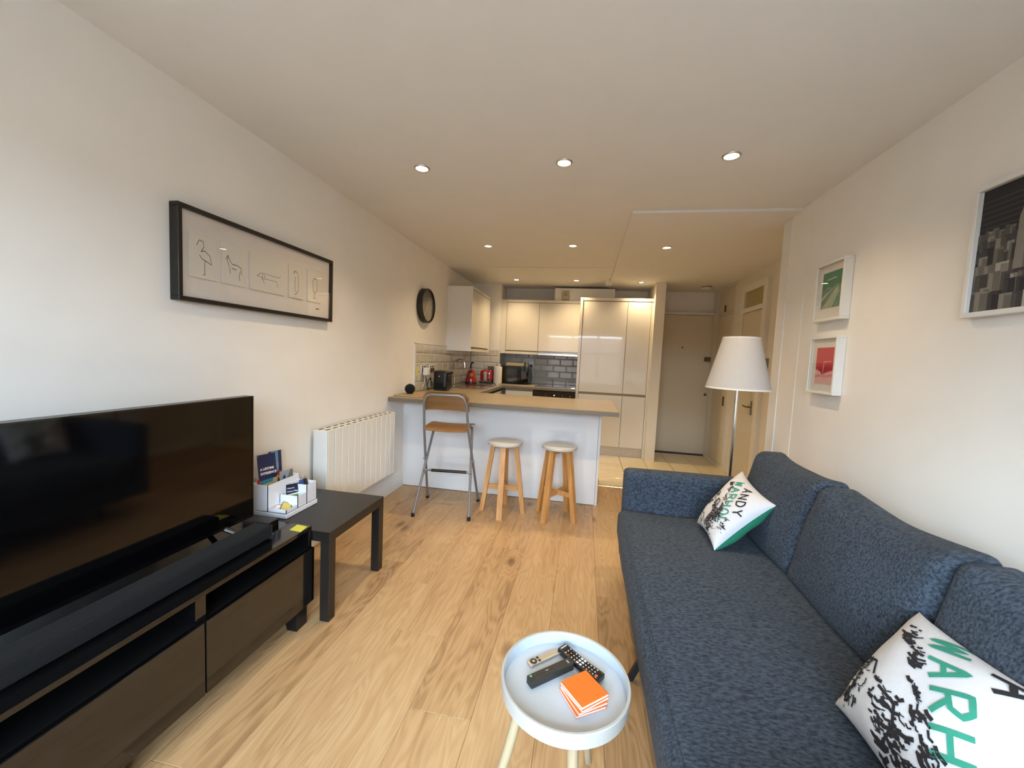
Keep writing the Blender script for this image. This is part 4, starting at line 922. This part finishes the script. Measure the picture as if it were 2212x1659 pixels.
for yy, m, lab in ((1.928, mat('clip_blue', '#2b4a86', rough=.4), 'blue bulldog clip in the pen compartment'), (1.958, mat('clip_black', '#12121a', rough=.4), 'black bulldog clip in the pen compartment')):
    t = thing('bulldog_clip', lab, 'clip', (-1.51, yy, .556), group='clips in the organiser')
    part('jaws', MB().prism([(-.017, 0), (.017, 0), (.007, .04), (-.007, .04)], -.008, .008, 'yz'), m, t, local=True)
    part('wire', MB().tube([(0, -.008, .036), (0, -.005, .052), (0, 0, .056), (0, .005, .052), (0, .008, .036)], .0013, 6, 3), chrome if m.name != 'clip_blue' else m, t, local=True)

# ------------------------------------------------------------------ bar chair
ch = thing('folding_bar_chair', 'tall folding bar chair with brown wooden seat and grey steel frame', 'chair', (-1.095, 3.205, 0), math.radians(6))
steel_g = mat('chair_grey_steel', '#85868a', rough=.35, metal=.35, var=.02)
br_w = wood_mat('chair_brown_wood', '#72512d', '#90693f', 'x', rough=.35, scale=.5)
pts = [(-.235, .22, .012), (-.185, -.12, .70), (-.172, -.19, .93), (-.150, -.20, .985), (-.11, -.203, 1.0), (.11, -.203, 1.0), (.150, -.20, .985), (.172, -.19, .93), (.185, -.12, .70), (.235, .22, .012)]
part('back_frame', MB().tube(pts, .0105, 12), steel_g, ch, local=True)
pts = [(-.23, -.215, .012), (-.172, .13, .655), (-.165, .155, .685), (-.14, .16, .695), (.14, .16, .695), (.165, .155, .685), (.172, .13, .655), (.23, -.215, .012)]
part('seat_frame', MB().tube(pts, .0105, 12), steel_g, ch, local=True)
part('foot_rest', MB().tube([(-.203, -.035, .30), (-.198, -.05, .335), (-.17, -.06, .345), (.17, -.06, .345), (.198, -.05, .335), (.203, -.035, .30)], .0095, 10, 3), steel_g, ch, local=True)
part('rubber_sleeve', MB().cyl((-.13, -.06, .345), (.17, -.06, .345), .0125), black_p, ch, local=True)
def bent(x0, x1, zlo, zhi, y0, sag, th, nx=14, round_=.05):
    v = []; f = []
    for side in (0, 1):
        for j in range(6):
            for i in range(nx+1):
                u = i/nx; w_ = j/5; x = x0+(x1-x0)*u
                top = zhi; d = min(x-x0, x1-x)
                if d < round_: top = zhi-(round_-math.sqrt(max(0, round_**2-(round_-d)**2)))*.9
                lo = zlo+.012*(1-(2*u-1)**2)
                z = lo+(top-lo)*w_
                y = y0+sag*(1-(2*u-1)**2)-(z-zlo)*.22+th*side
                v.append((x, y, z))
    n1 = 6*(nx+1); idx = lambda s, j, i: s*n1+j*(nx+1)+i
    for j in range(5):
        for i in range(nx): f += [(idx(0, j, i), idx(0, j, i+1), idx(0, j+1, i+1), idx(0, j+1, i)), (idx(1, j, i), idx(1, j+1, i), idx(1, j+1, i+1), idx(1, j, i+1))]
    for i in range(nx): f += [(idx(0, 0, i), idx(1, 0, i), idx(1, 0, i+1), idx(0, 0, i+1)), (idx(0, 5, i), idx(0, 5, i+1), idx(1, 5, i+1), idx(1, 5, i))]
    for j in range(5): f += [(idx(0, j, 0), idx(0, j+1, 0), idx(1, j+1, 0), idx(1, j, 0)), (idx(0, j, nx), idx(1, j, nx), idx(1, j+1, nx), idx(0, j+1, nx))]
    return MB().add(v, f)
part('backrest', bent(-.188, .188, .865, 1.022, -.142, -.016, .009), br_w, ch, local=True)
def seat_fn(p):
    return (p[0], p[1], p[2]-.025*(abs(p[1]-.03)/.19)**3+.010*(p[0]/.19)**2)
part('seat', MB().soft(-.185, .185, -.15, .215, .712, .724, r=.0055, n=12, fn=seat_fn), br_w, ch, local=True)
part('seat_bracket', MB().tube([(-.18, -.09, .70), (-.06, -.095, .703), (.06, -.095, .703), (.18, -.09, .70)], .006, 8, 3), steel_g, ch, local=True)
for x, y in ((-.235, .22), (.235, .22), (-.23, -.215), (.23, -.215)):
    part('rubber_foot', MB().lathe([(0, 0), (.015, 0), (.016, .008), (.013, .028), (0, .03)], (x, y, 0), 14), black_p, ch, local=True)
for x in (-.205, .205): part('pivot', MB().cyl((x-.02, .012, .42), (x+.02, .012, .42), .006), steel_g, ch, local=True)

# ------------------------------------------------------------------ stools
st_w = wood_mat('stool_beech', '#b07c42', '#cf9c62', 'z', rough=.45, scale=.5)
seat_w = mat('stool_seat_paint', (.52, .52, .50), rough=.35, var=.02)
def stool(x, y, ang, lab):
    t = thing('bar_stool', lab, 'stool', (x, y, 0), ang, group='round stools at the breakfast bar')
    part('seat', MB().lathe([(0, .585), (.138, .585), (.145, .589), (.147, .598), (.145, .608), (.138, .612), (0, .613)], (0, 0, 0), 40), seat_w, t, local=True)
    for k in range(4):
        a = k*PI/2; d = Vector((math.cos(a), math.sin(a), 0)); n = Vector((-d.y, d.x, 0)); mb = MB()
        top, bot = d*.098, d*.178; hw = .0225; hd = .018
        v = []
        for c_, z, s in ((bot, 0, 1.0), (top, .578, 1.0)):
            for i, j in ((-1, -1), (1, -1), (1, 1), (-1, 1)):
                p = c_+n*(hw*i*s)+d*(hd*j*s); v.append((p.x, p.y, z))
        part('leg', mb.add(v, [(0, 3, 2, 1), (4, 5, 6, 7), (0, 1, 5, 4), (1, 2, 6, 5), (2, 3, 7, 6), (3, 0, 4, 7)]), st_w, t, local=True)
    br = wood_mat('stool_beech_flat', '#b07c42', '#cf9c62', 'x', rough=.45, scale=.5)
    part('stretcher', MB().box(-.128, .128, -.011, .011, .195, .235, bev=.002), br, t, local=True)
    part('stretcher', MB().box(-.011, .011, -.128, .128, .196, .234, bev=.002), br, t, local=True)
    part('top_rail', MB().box(-.09, .09, -.012, .012, .548, .584, bev=.002), br, t, local=True)
    part('top_rail', MB().box(-.012, .012, -.09, .09, .549, .583, bev=.002), br, t, local=True)
stool(-.625, 3.28, math.radians(4), 'round-topped wooden stool next to the folding bar chair')
stool(-.165, 3.30, math.radians(61), 'round-topped wooden stool at the open end of the breakfast bar')

# ------------------------------------------------------------------ floor lamp
lx, ly = .968, 2.75
fl_ = thing('floor_lamp', 'chrome floor lamp with white pleated shade behind the sofa arm', 'lamp', (lx, ly, 0))
part('base', MB().lathe([(0, 0), (.13, 0), (.132, .006), (.12, .018), (.03, .026), (0, .026)], (lx, ly, 0), 36), chrome, fl_)
part('pole', MB().cyl((lx, ly, .02), (lx, ly, 1.24), .0115, n=18), chrome, fl_)
shm = mat('lamp_shade_white', (.52, .50, .48), rough=.95, var=.02, vscale=120, stretch=(1, 1, .02), bump=.3, bscale=300)
prof = [(.184, 1.192), (.183, 1.205), (.106, 1.512), (.105, 1.518)]
mb = MB(); n = 96; v = []; f = []
for r, z in prof:
    for i in range(n):
        a = 2*PI*i/n; rr = r*(1+.004*(1 if i % 2 else -1)); v.append((lx+rr*math.cos(a), ly+rr*math.sin(a), z))
for r, z in prof[::-1]:
    for i in range(n):
        a = 2*PI*i/n; v.append((lx+(r-.002)*math.cos(a), ly+(r-.002)*math.sin(a), z))
L_ = len(prof)*2
for j in range(L_):
    for i in range(n): f.append((j*n+i, j*n+(i+1) % n, ((j+1) % L_)*n+(i+1) % n, ((j+1) % L_)*n+i))
sh = part('shade', mb.add(v, f), shm, fl_)
part('trim_band', MB().lathe([(.1845, 1.190), (.1855, 1.191), (.1845, 1.201), (.1835, 1.2)], (lx, ly, 0), 64).lathe([(.1065, 1.510), (.107, 1.519), (.105, 1.519)], (lx, ly, 0), 64), mat('shade_trim', (.8, .76, .72), rough=.8), sh)
part('bulb', MB().lathe([(0, 1.25), (.014, 1.255), (.018, 1.29), (.03, 1.33), (.026, 1.365), (0, 1.38)], (lx, ly, 0), 18), mat('opal_bulb', (.8, .8, .78), rough=.3), fl_)
part('shade_carrier', MB().tube([(lx-.11, ly, 1.49), (lx, ly, 1.40), (lx+.11, ly, 1.49)], .003, 6).cyl((lx, ly, 1.37), (lx, ly, 1.41), .008), chrome, fl_)
pc = part('pull_cord', MB().cyl((lx+.075, ly-.02, 1.10), (lx+.075, ly-.02, 1.25), .0014, n=6).cyl((lx, ly, 1.25), (lx+.075, ly-.02, 1.25), .002, n=6), brass, fl_)
part('cord_ring', MB().tube([(lx+.075+.009*math.cos(a), ly-.02, 1.092+.009*math.sin(a)) for a in [2*PI*k/12 for k in range(12)]], .002, 6, 0, True), brass, pc)

# ------------------------------------------------------------------ sofa
fab = fabric_mat('sofa_blue_grey', '#262e38', '#4d5764', .85, stretch=(.4, 1, .8))
fab2 = fab
SF = thing('sofa', 'long dark blue-grey fabric sofa against the right wall', 'sofa', (.72, 1.48, 0))
part('base_frame', MB().soft(.275, 1.21, .46, 2.50, .14, .335, r=.02, n=6), fab2, SF)
def wav(p):
    k = mnoise.noise(Vector((p[0]*3, p[1]*3, p[2]*3)))*.007
    return (p[0]+k*.5, p[1], p[2]+k)
part('seat_cushion', MB().soft(.240, 1.0, .582, 2.388, .305, .468, r=.045, n=26, puff=(.012, .0, .014), fn=wav), fab, SF)
for y0, y1 in ((2.39, 2.50), (.46, .578)):
    part('arm', MB().soft(.272, 1.205, y0, y1, .15, .692, r=.03, n=14, puff=(0, .006, .004)), fab2, SF)
part('back_frame', MB().soft(1.08, 1.215, .46, 2.50, .15, .765, r=.035, n=16), fab2, SF)
for k, (y0, y1) in enumerate(((1.792, 2.385), (1.186, 1.788), (.584, 1.182))):
    def shear(p, y0=y0, y1=y1, k=k):
        u = (p[1]-y0)/(y1-y0)*2-1; h_ = (p[2]-.46)/.41
        dz = (.018 if k == 0 else .008)*abs(u)**3*max(h_, 0) - (.012 if k == 0 else .028)*(1-u*u)*max(h_, 0)
        nz = mnoise.noise(Vector((p[0]*5, p[1]*4+k*7, p[2]*5)))*.010
        return (p[0]+(p[2]-.46)*.23+nz, p[1]+(mnoise.noise(Vector((p[2]*6, k*3.1, p[0]*4)))*.008 if abs(u) > .8 else 0), p[2]+dz+nz*.5)
    part('back_cushion', MB().soft(.862, 1.015, y0, y1, .462, .872, r=.042, n=24, puff=(.035, .006, .008), fn=shear), fab, SF)
leg_m = mat('sofa_leg_metal', '#2d3138', rough=.4, metal=.6)
for y, dx in ((1.66, 0), (2.30, .2), (.66, .2)):
    part('leg', MB().prism([(.31+dx, .14), (.335+dx, .14), (.275+dx, 0), (.25+dx, 0)], y-.010, y+.010), leg_m, SF)
    part('leg', MB().prism([(1.12, .14), (1.145, .14), (1.185, 0), (1.16, 0)], y-.012, y+.012), leg_m, SF)
part('piping', MB().tube([(.262, .62, .462), (.258, 1.5, .463), (.262, 2.35, .462)], .0035, 6, 8), fab, SF)

# ------------------------------------------------------------------ printed cushions
GL = {'A': [[(0, 0), (.5, 1), (1, 0)], [(.2, .38), (.8, .38)]], 'N': [[(0, 0), (0, 1), (1, 0), (1, 1)]], 'D': [[(0, 0), (.05, 1), (.6, .95), (.95, .7), (1, .45), (.75, .1), (0, 0)]],
      'Y': [[(0, 1), (.45, .5), (1, 1)], [(.45, .5), (.5, 0)]], 'W': [[(0, 1), (.22, 0), (.5, .85), (.78, 0), (1, 1)]], 'R': [[(0, 0), (0, 1), (.7, .97), (.95, .75), (.7, .5), (0, .45)], [(.4, .45), (1, 0)]],
      'H': [[(0, 0), (0, 1)], [(1, 0), (1, 1)], [(0, .5), (1, .5)]], 'O': [[(.5+.5*math.cos(a), .5+.5*math.sin(a)) for a in [2*PI*k/14 for k in range(15)]]], 'L': [[(0, 1), (0, 0), (.9, .02)]]}
cw = mat('cushion_white', (.64, .64, .66), rough=.9, var=.02, vscale=40, bump=.25, bscale=500)
cg = fabric_mat('cushion_green', '#1f7558', '#338a6c', 1.2)
ink_b = mat('cushion_ink_black', '#1b181b', rough=.9)
ink_g = mat('cushion_ink_green', '#2f8a72', rough=.9)
PHI = math.radians(38)
def cushion(lab, T, L, R, B, th, seed, org, k):
    T, L, R, B = map(Vector, (T, L, R, B)); n = ((L-T).cross(R-T)).normalized()
    if n.x > 0: n = -n
    c = (T+L+R+B)/4
    def pos(u, v, s=1.0, lift=0.0):
        p, q = 2*u-1, 2*v-1
        a = .5+(u-.5)*(1-.10*(1-q*q)**.8*abs(p)**2); b = .5+(v-.5)*(1-.10*(1-p*p)**.8*abs(q)**2)
        P = T*(1-a)*(1-b)+L*a*(1-b)+R*(1-a)*b+B*a*b
        h = th*max(0, (1-p*p)*(1-q*q))**.42
        wr = mnoise.noise(Vector((u*5+seed, v*5, 1.3)))*.006*min(1, h/th*1.5)
        return P+n*((h+wr)*(1 if s > 0 else -1.15)+lift)
    t = thing('throw_cushion', lab, 'cushion', (c.x, c.y, min(p.z for p in (T, L, R, B))), group='printed cushions on the sofa')
    N_ = 26
    for s, nm, m in ((1, 'printed_front', cw), (-1, 'green_back', cg)):
        mb = MB(); g = [[.5-.5*math.cos(PI*i/N_) for i in range(N_+1)]][0]
        v = [pos(g[i], g[j], s) for j in range(N_+1) for i in range(N_+1)]
        mb.add(v, [(j*(N_+1)+i, j*(N_+1)+i+1, (j+1)*(N_+1)+i+1, (j+1)*(N_+1)+i) for j in range(N_) for i in range(N_)])
        o = part(nm, mb, m, t, sharp=80)
        if s > 0: front = o
    fn0 = lambda u, v: pos(min(max(u, .004), .996), min(max(v, .004), .996), 1, .0022)
    co, si = math.cos(PHI), math.sin(PHI)
    fn = lambda a, b: fn0(org[0]+k*(a*co-b*si), org[1]+k*(a*si+b*co))       # print coordinates: a along the words, b up
    def inside(a, b):
        u, v = org[0]+k*(a*co-b*si), org[1]+k*(a*si+b*co)
        return .03 < u < .97 and .03 < v < .97
    def word(s, a0, b0, step_, hgt, wd, m, jit):
        mb = MB(); rr = random.Random(seed+len(s))
        for i, chx in enumerate(s):
            gw = step_*.62; da = a0+i*step_; db = b0+rr.uniform(-jit, jit)
            if not inside(da, db) or not inside(da+gw, db+hgt): continue
            for stx in GL[chx]: mb.ribbon([(da+p*gw, db+q*hgt) for p, q in stx], wd, fn, .012)
        part('lettering', mb, m, t)
    word('WARHOL', 0, 0, .135, .135, .020, ink_g, .008)
    word('ANDY', .13, .195, .135, .135, .020, ink_b, .008)
    # loose brush marks: an abstract ink print
    rr = random.Random(seed*3+1); mb = MB()
    def dab(a, b, ang, ln, wd):
        p3 = (a+math.cos(ang+.35)*ln, b+math.sin(ang+.35)*ln)
        if inside(a, b) and inside(*p3): mb.ribbon([(a, b), (a+math.cos(ang)*ln*.5+rr.uniform(-.006, .006), b+math.sin(ang)*ln*.5), p3], wd, fn, .010)
    for ca, cb, n_, sa, sb_, ang in ((.02, -.10, 26, .03, .02, .9), (.12, -.06, 16, .03, .015, .6), (.05, -.36, 40, .05, .02, 2.0), (.20, -.33, 30, .05, .03, 1.2), (.33, -.42, 30, .03, .05, 2.2), (.42, -.20, 60, .06, .04, .7), (.62, -.12, 150, .07, .06, .8), (.66, -.28, 110, .05, .06, 1.4), (.55, -.02, 60, .10, .03, .3), (.80, -.20, 60, .05, .05, 1.0), (.30, -.05, 14, .05, .02, .2), (.75, .10, 26, .06, .03, .4)):
        for _ in range(n_): dab(ca+rr.gauss(0, sa), cb+rr.gauss(0, sb_), ang+rr.gauss(0, .3), rr.uniform(.012, .06), rr.uniform(.004, .013 if k < 1.2 else .017))
    for pts_, wd in (([(.30, -.20), (.36, -.13), (.45, -.14), (.50, -.20)], .014), ([(.48, -.48), (.53, -.42), (.60, -.43), (.63, -.50), (.56, -.55), (.50, -.53), (.48, -.48)], .013), ([(.14, -.30), (.18, -.23), (.25, -.23)], .012)):
        if all(inside(*p) for p in pts_): mb.ribbon(pts_, wd, fn, .010)
    part('ink_print', mb, ink_b, t)
cushion('far white cushion with black and green lettering near the sofa arm', (.885, 2.335, .765), (.645, 2.235, .485), (.900, 1.965, .710), (.640, 1.930, .480), .075, 3, (.15, .33), .98)
cushion('near white cushion with black and green lettering at the picture edge', (.905, 1.185, .712), (.680, 1.098, .485), (.925, .80, .735), (.655, .715, .482), .085, 5, (.12, .30), 1.45)

# ------------------------------------------------------------------ tray table with remotes and notebooks
TXc, TYc = -.004, 1.075
tb = thing('tray_table', 'small round pale tray table on three wooden legs beside the sofa', 'table', (TXc, TYc, 0))
tray_m = mat('tray_pale_grey', (.50, .56, .615), rough=.45, var=.01)
rim_m = mat('tray_rim_white', (.45, .45, .42), rough=.5, var=.05, vscale=30, stretch=(1, 1, .1))
part('tray_floor', MB().lathe([(0, .410), (.1695, .410), (.1695, .4175), (0, .4175)], (TXc, TYc, 0), 64), tray_m, tb)
part('tray_lining', MB().lathe([(.1675, .4165), (.1697, .4165), (.1728, .449), (.1712, .4495), (.1670, .4175)], (TXc, TYc, 0), 64), tray_m, tb)
part('tray_wall', MB().lathe([(.160, .404), (.172, .404), (.1765, .409), (.1795, .448), (.178, .4505), (.1728, .4505), (.1697, .4165), (.1697, .409), (.160, .409)], (TXc, TYc, 0), 64), rim_m, tb)
lg_w = wood_mat('tray_leg_ash', '#9c8d70', '#b5a88a', 'z', rough=.5, scale=.6)
for a in (65, 185, 285):
    a = math.radians(a); d = Vector((math.cos(a), math.sin(a), 0)); p = Vector((TXc, TYc, 0))+d*.105; q = Vector((TXc, TYc, 0))+d*(.215 if a < 2 else .20)
    part('leg', MB().tube([(q.x, q.y, .0), (q.x, q.y, .004), ((p.x+q.x)/2, (p.y+q.y)/2, .19), (p.x, p.y, .4095)], lambda t: .0115+.004*t, 14), lg_w, tb)
TZ = .4178
def flatpart(t, name, x0, x1, y0, y1, z0, z1, m, bev=.001, seg=1): return part(name, MB().box(x0, x1, y0, y1, z0, z1, bev=bev, seg=seg), m, t, local=True)
# silver remote
r_ = thing('remote_control', 'slim silver remote control on the tray', 'remote', (-0.0707, 1.1588, TZ), math.radians(42.5), group='remote controls on the tray')
alu = mat('remote_aluminium', '#b9b2a4', rough=.35, metal=.7, var=.02)
part('body', MB().box(-.056, .056, -.0125, .0125, 0, .008, bev=.0035, seg=3), alu, r_, local=True)
part('ring_button', MB().lathe([(0, .008), (.0105, .008), (.0105, .0088), (0, .0088)], (-.038, 0, 0), 24), black_p, r_, local=True)
part('centre_button', MB().lathe([(0, .0088), (.0048, .0088), (.0048, .0093), (0, .0093)], (-.038, 0, 0), 18), alu, r_, local=True)
for y in (-.006, .006): part('button', MB().lathe([(0, .008), (.0042, .008), (.0042, .0088), (0, .0088)], (-.020, y, 0), 14), black_p, r_, local=True)
# soundbar remote
r_ = thing('remote_control', 'chunky matt black remote control with green power button', 'remote', (-0.0442, 1.0979, TZ), math.radians(41), group='remote controls on the tray')
flatpart(r_, 'body', -.075, .075, -.0135, .0135, 0, .022, mat('remote_matt_black', '#262624', rough=.5), .002, 2)
part('power_button', MB().lathe([(0, .022), (.0036, .022), (.0036, .0228), (0, .0228)], (-.066, .006, 0), 14), mat('button_green', '#3fae86', rough=.5), r_, local=True)
dkb = mat('button_dark_grey', '#3b3a36', rough=.5)
for i in range(8):
    for y in (-.006, .004): flatpart(r_, 'button', -.055+i*.011, -.049+i*.011, y-.002, y+.002, .022, .0226, dkb, .0003)
for y in (-.003, 0, .003): flatpart(r_, 'indicator', -.014+y, -.0125+y, .001, .003, .0226, .0232, wht, .0002)
flatpart(r_, 'logo_plate', .058, .064, -.006, .006, .022, .0224, mat('logo_grey', '#8d8a82', rough=.5), .0002)
# TV remote
r_ = thing('remote_control', 'long glossy black TV remote control with many white buttons', 'remote', (0.0393, 1.1568, TZ), math.radians(140), group='remote controls on the tray')
def rem(p): return (p[0], p[1], p[2]+.004*(p[0]/.075)**2*(1 if p[2] > .008 else 0))
part('body', MB().soft(-.077, .077, -.0205, .0205, 0, .016, r=.006, n=8, fn=rem), mat('remote_gloss_black', '#131315', rough=.2, coat=.4), r_, local=True)
wb = mat('button_white', '#e6e6e4', rough=.4)
for i in range(10):
    for j in range(3):
        x, y = -.055+i*.0115, -.011+j*.011
        m = wb
        if i == 8 and j < 3: m = (mat('button_blue', '#4e5fae'), mat('button_amber', '#c99a3c'), mat('button_red', '#b2503f'))[j]
        s = .0017 if i not in (4, 5) else .0038
        z = .0165+.004*(x/.075)**2
        flatpart(r_, 'button', x-s, x+s, y-s*.75, y+s*.75, z-.001, z+.0006, m, .0003)
part('power_button', MB().lathe([(0, .0165), (.0042, .0165), (.0042, .0195), (0, .0195)], (-.066, .009, 0), 14), mat('power_red', '#d76a5c', rough=.4), r_, local=True)
flatpart(r_, 'logo_plate', .066, .069, -.012, .012, .019, .0203, mat('logo_white', '#c8c8c6', rough=.5), .0002)
# notebooks
orange = mat('notebook_orange', '#ea6f1a', rough=.5, var=.02); pages = mat('notebook_pages', (.80, .76, .74), rough=.9, var=.05, vscale=300, stretch=(.02, .02, 1))
zz = TZ; labs = ('bottom orange square notebook of the stack on the tray', 'second orange square notebook from the bottom of the stack', 'third orange square notebook just under the top one', 'topmost orange square notebook of the stack on the tray')
for k, (dx, dy, an, h_) in enumerate(((-.004, -.006, 32, .0068), (-.001, -.003, 35, .0068), (.001, .0, 41, .0068), (.0, .001, 40.5, .0075))):
    nb = thing('notebook', labs[k], 'notebook', (.050+dx, 1.045+dy, zz), math.radians(an), group='orange notebooks on the tray')
    s = .0455
    part('cover', MB().box(-s, s, -s, s, h_-.0008, h_).box(-s, s, -s, s, 0, .0008).box(s-.0008, s, -s, s, 0, h_), orange, nb, local=True)
    part('pages', MB().box(-s+.0005, s-.001, -s+.0005, s-.0005, .0008, h_-.0008), pages, nb, local=True)
    zz += h_+.0003
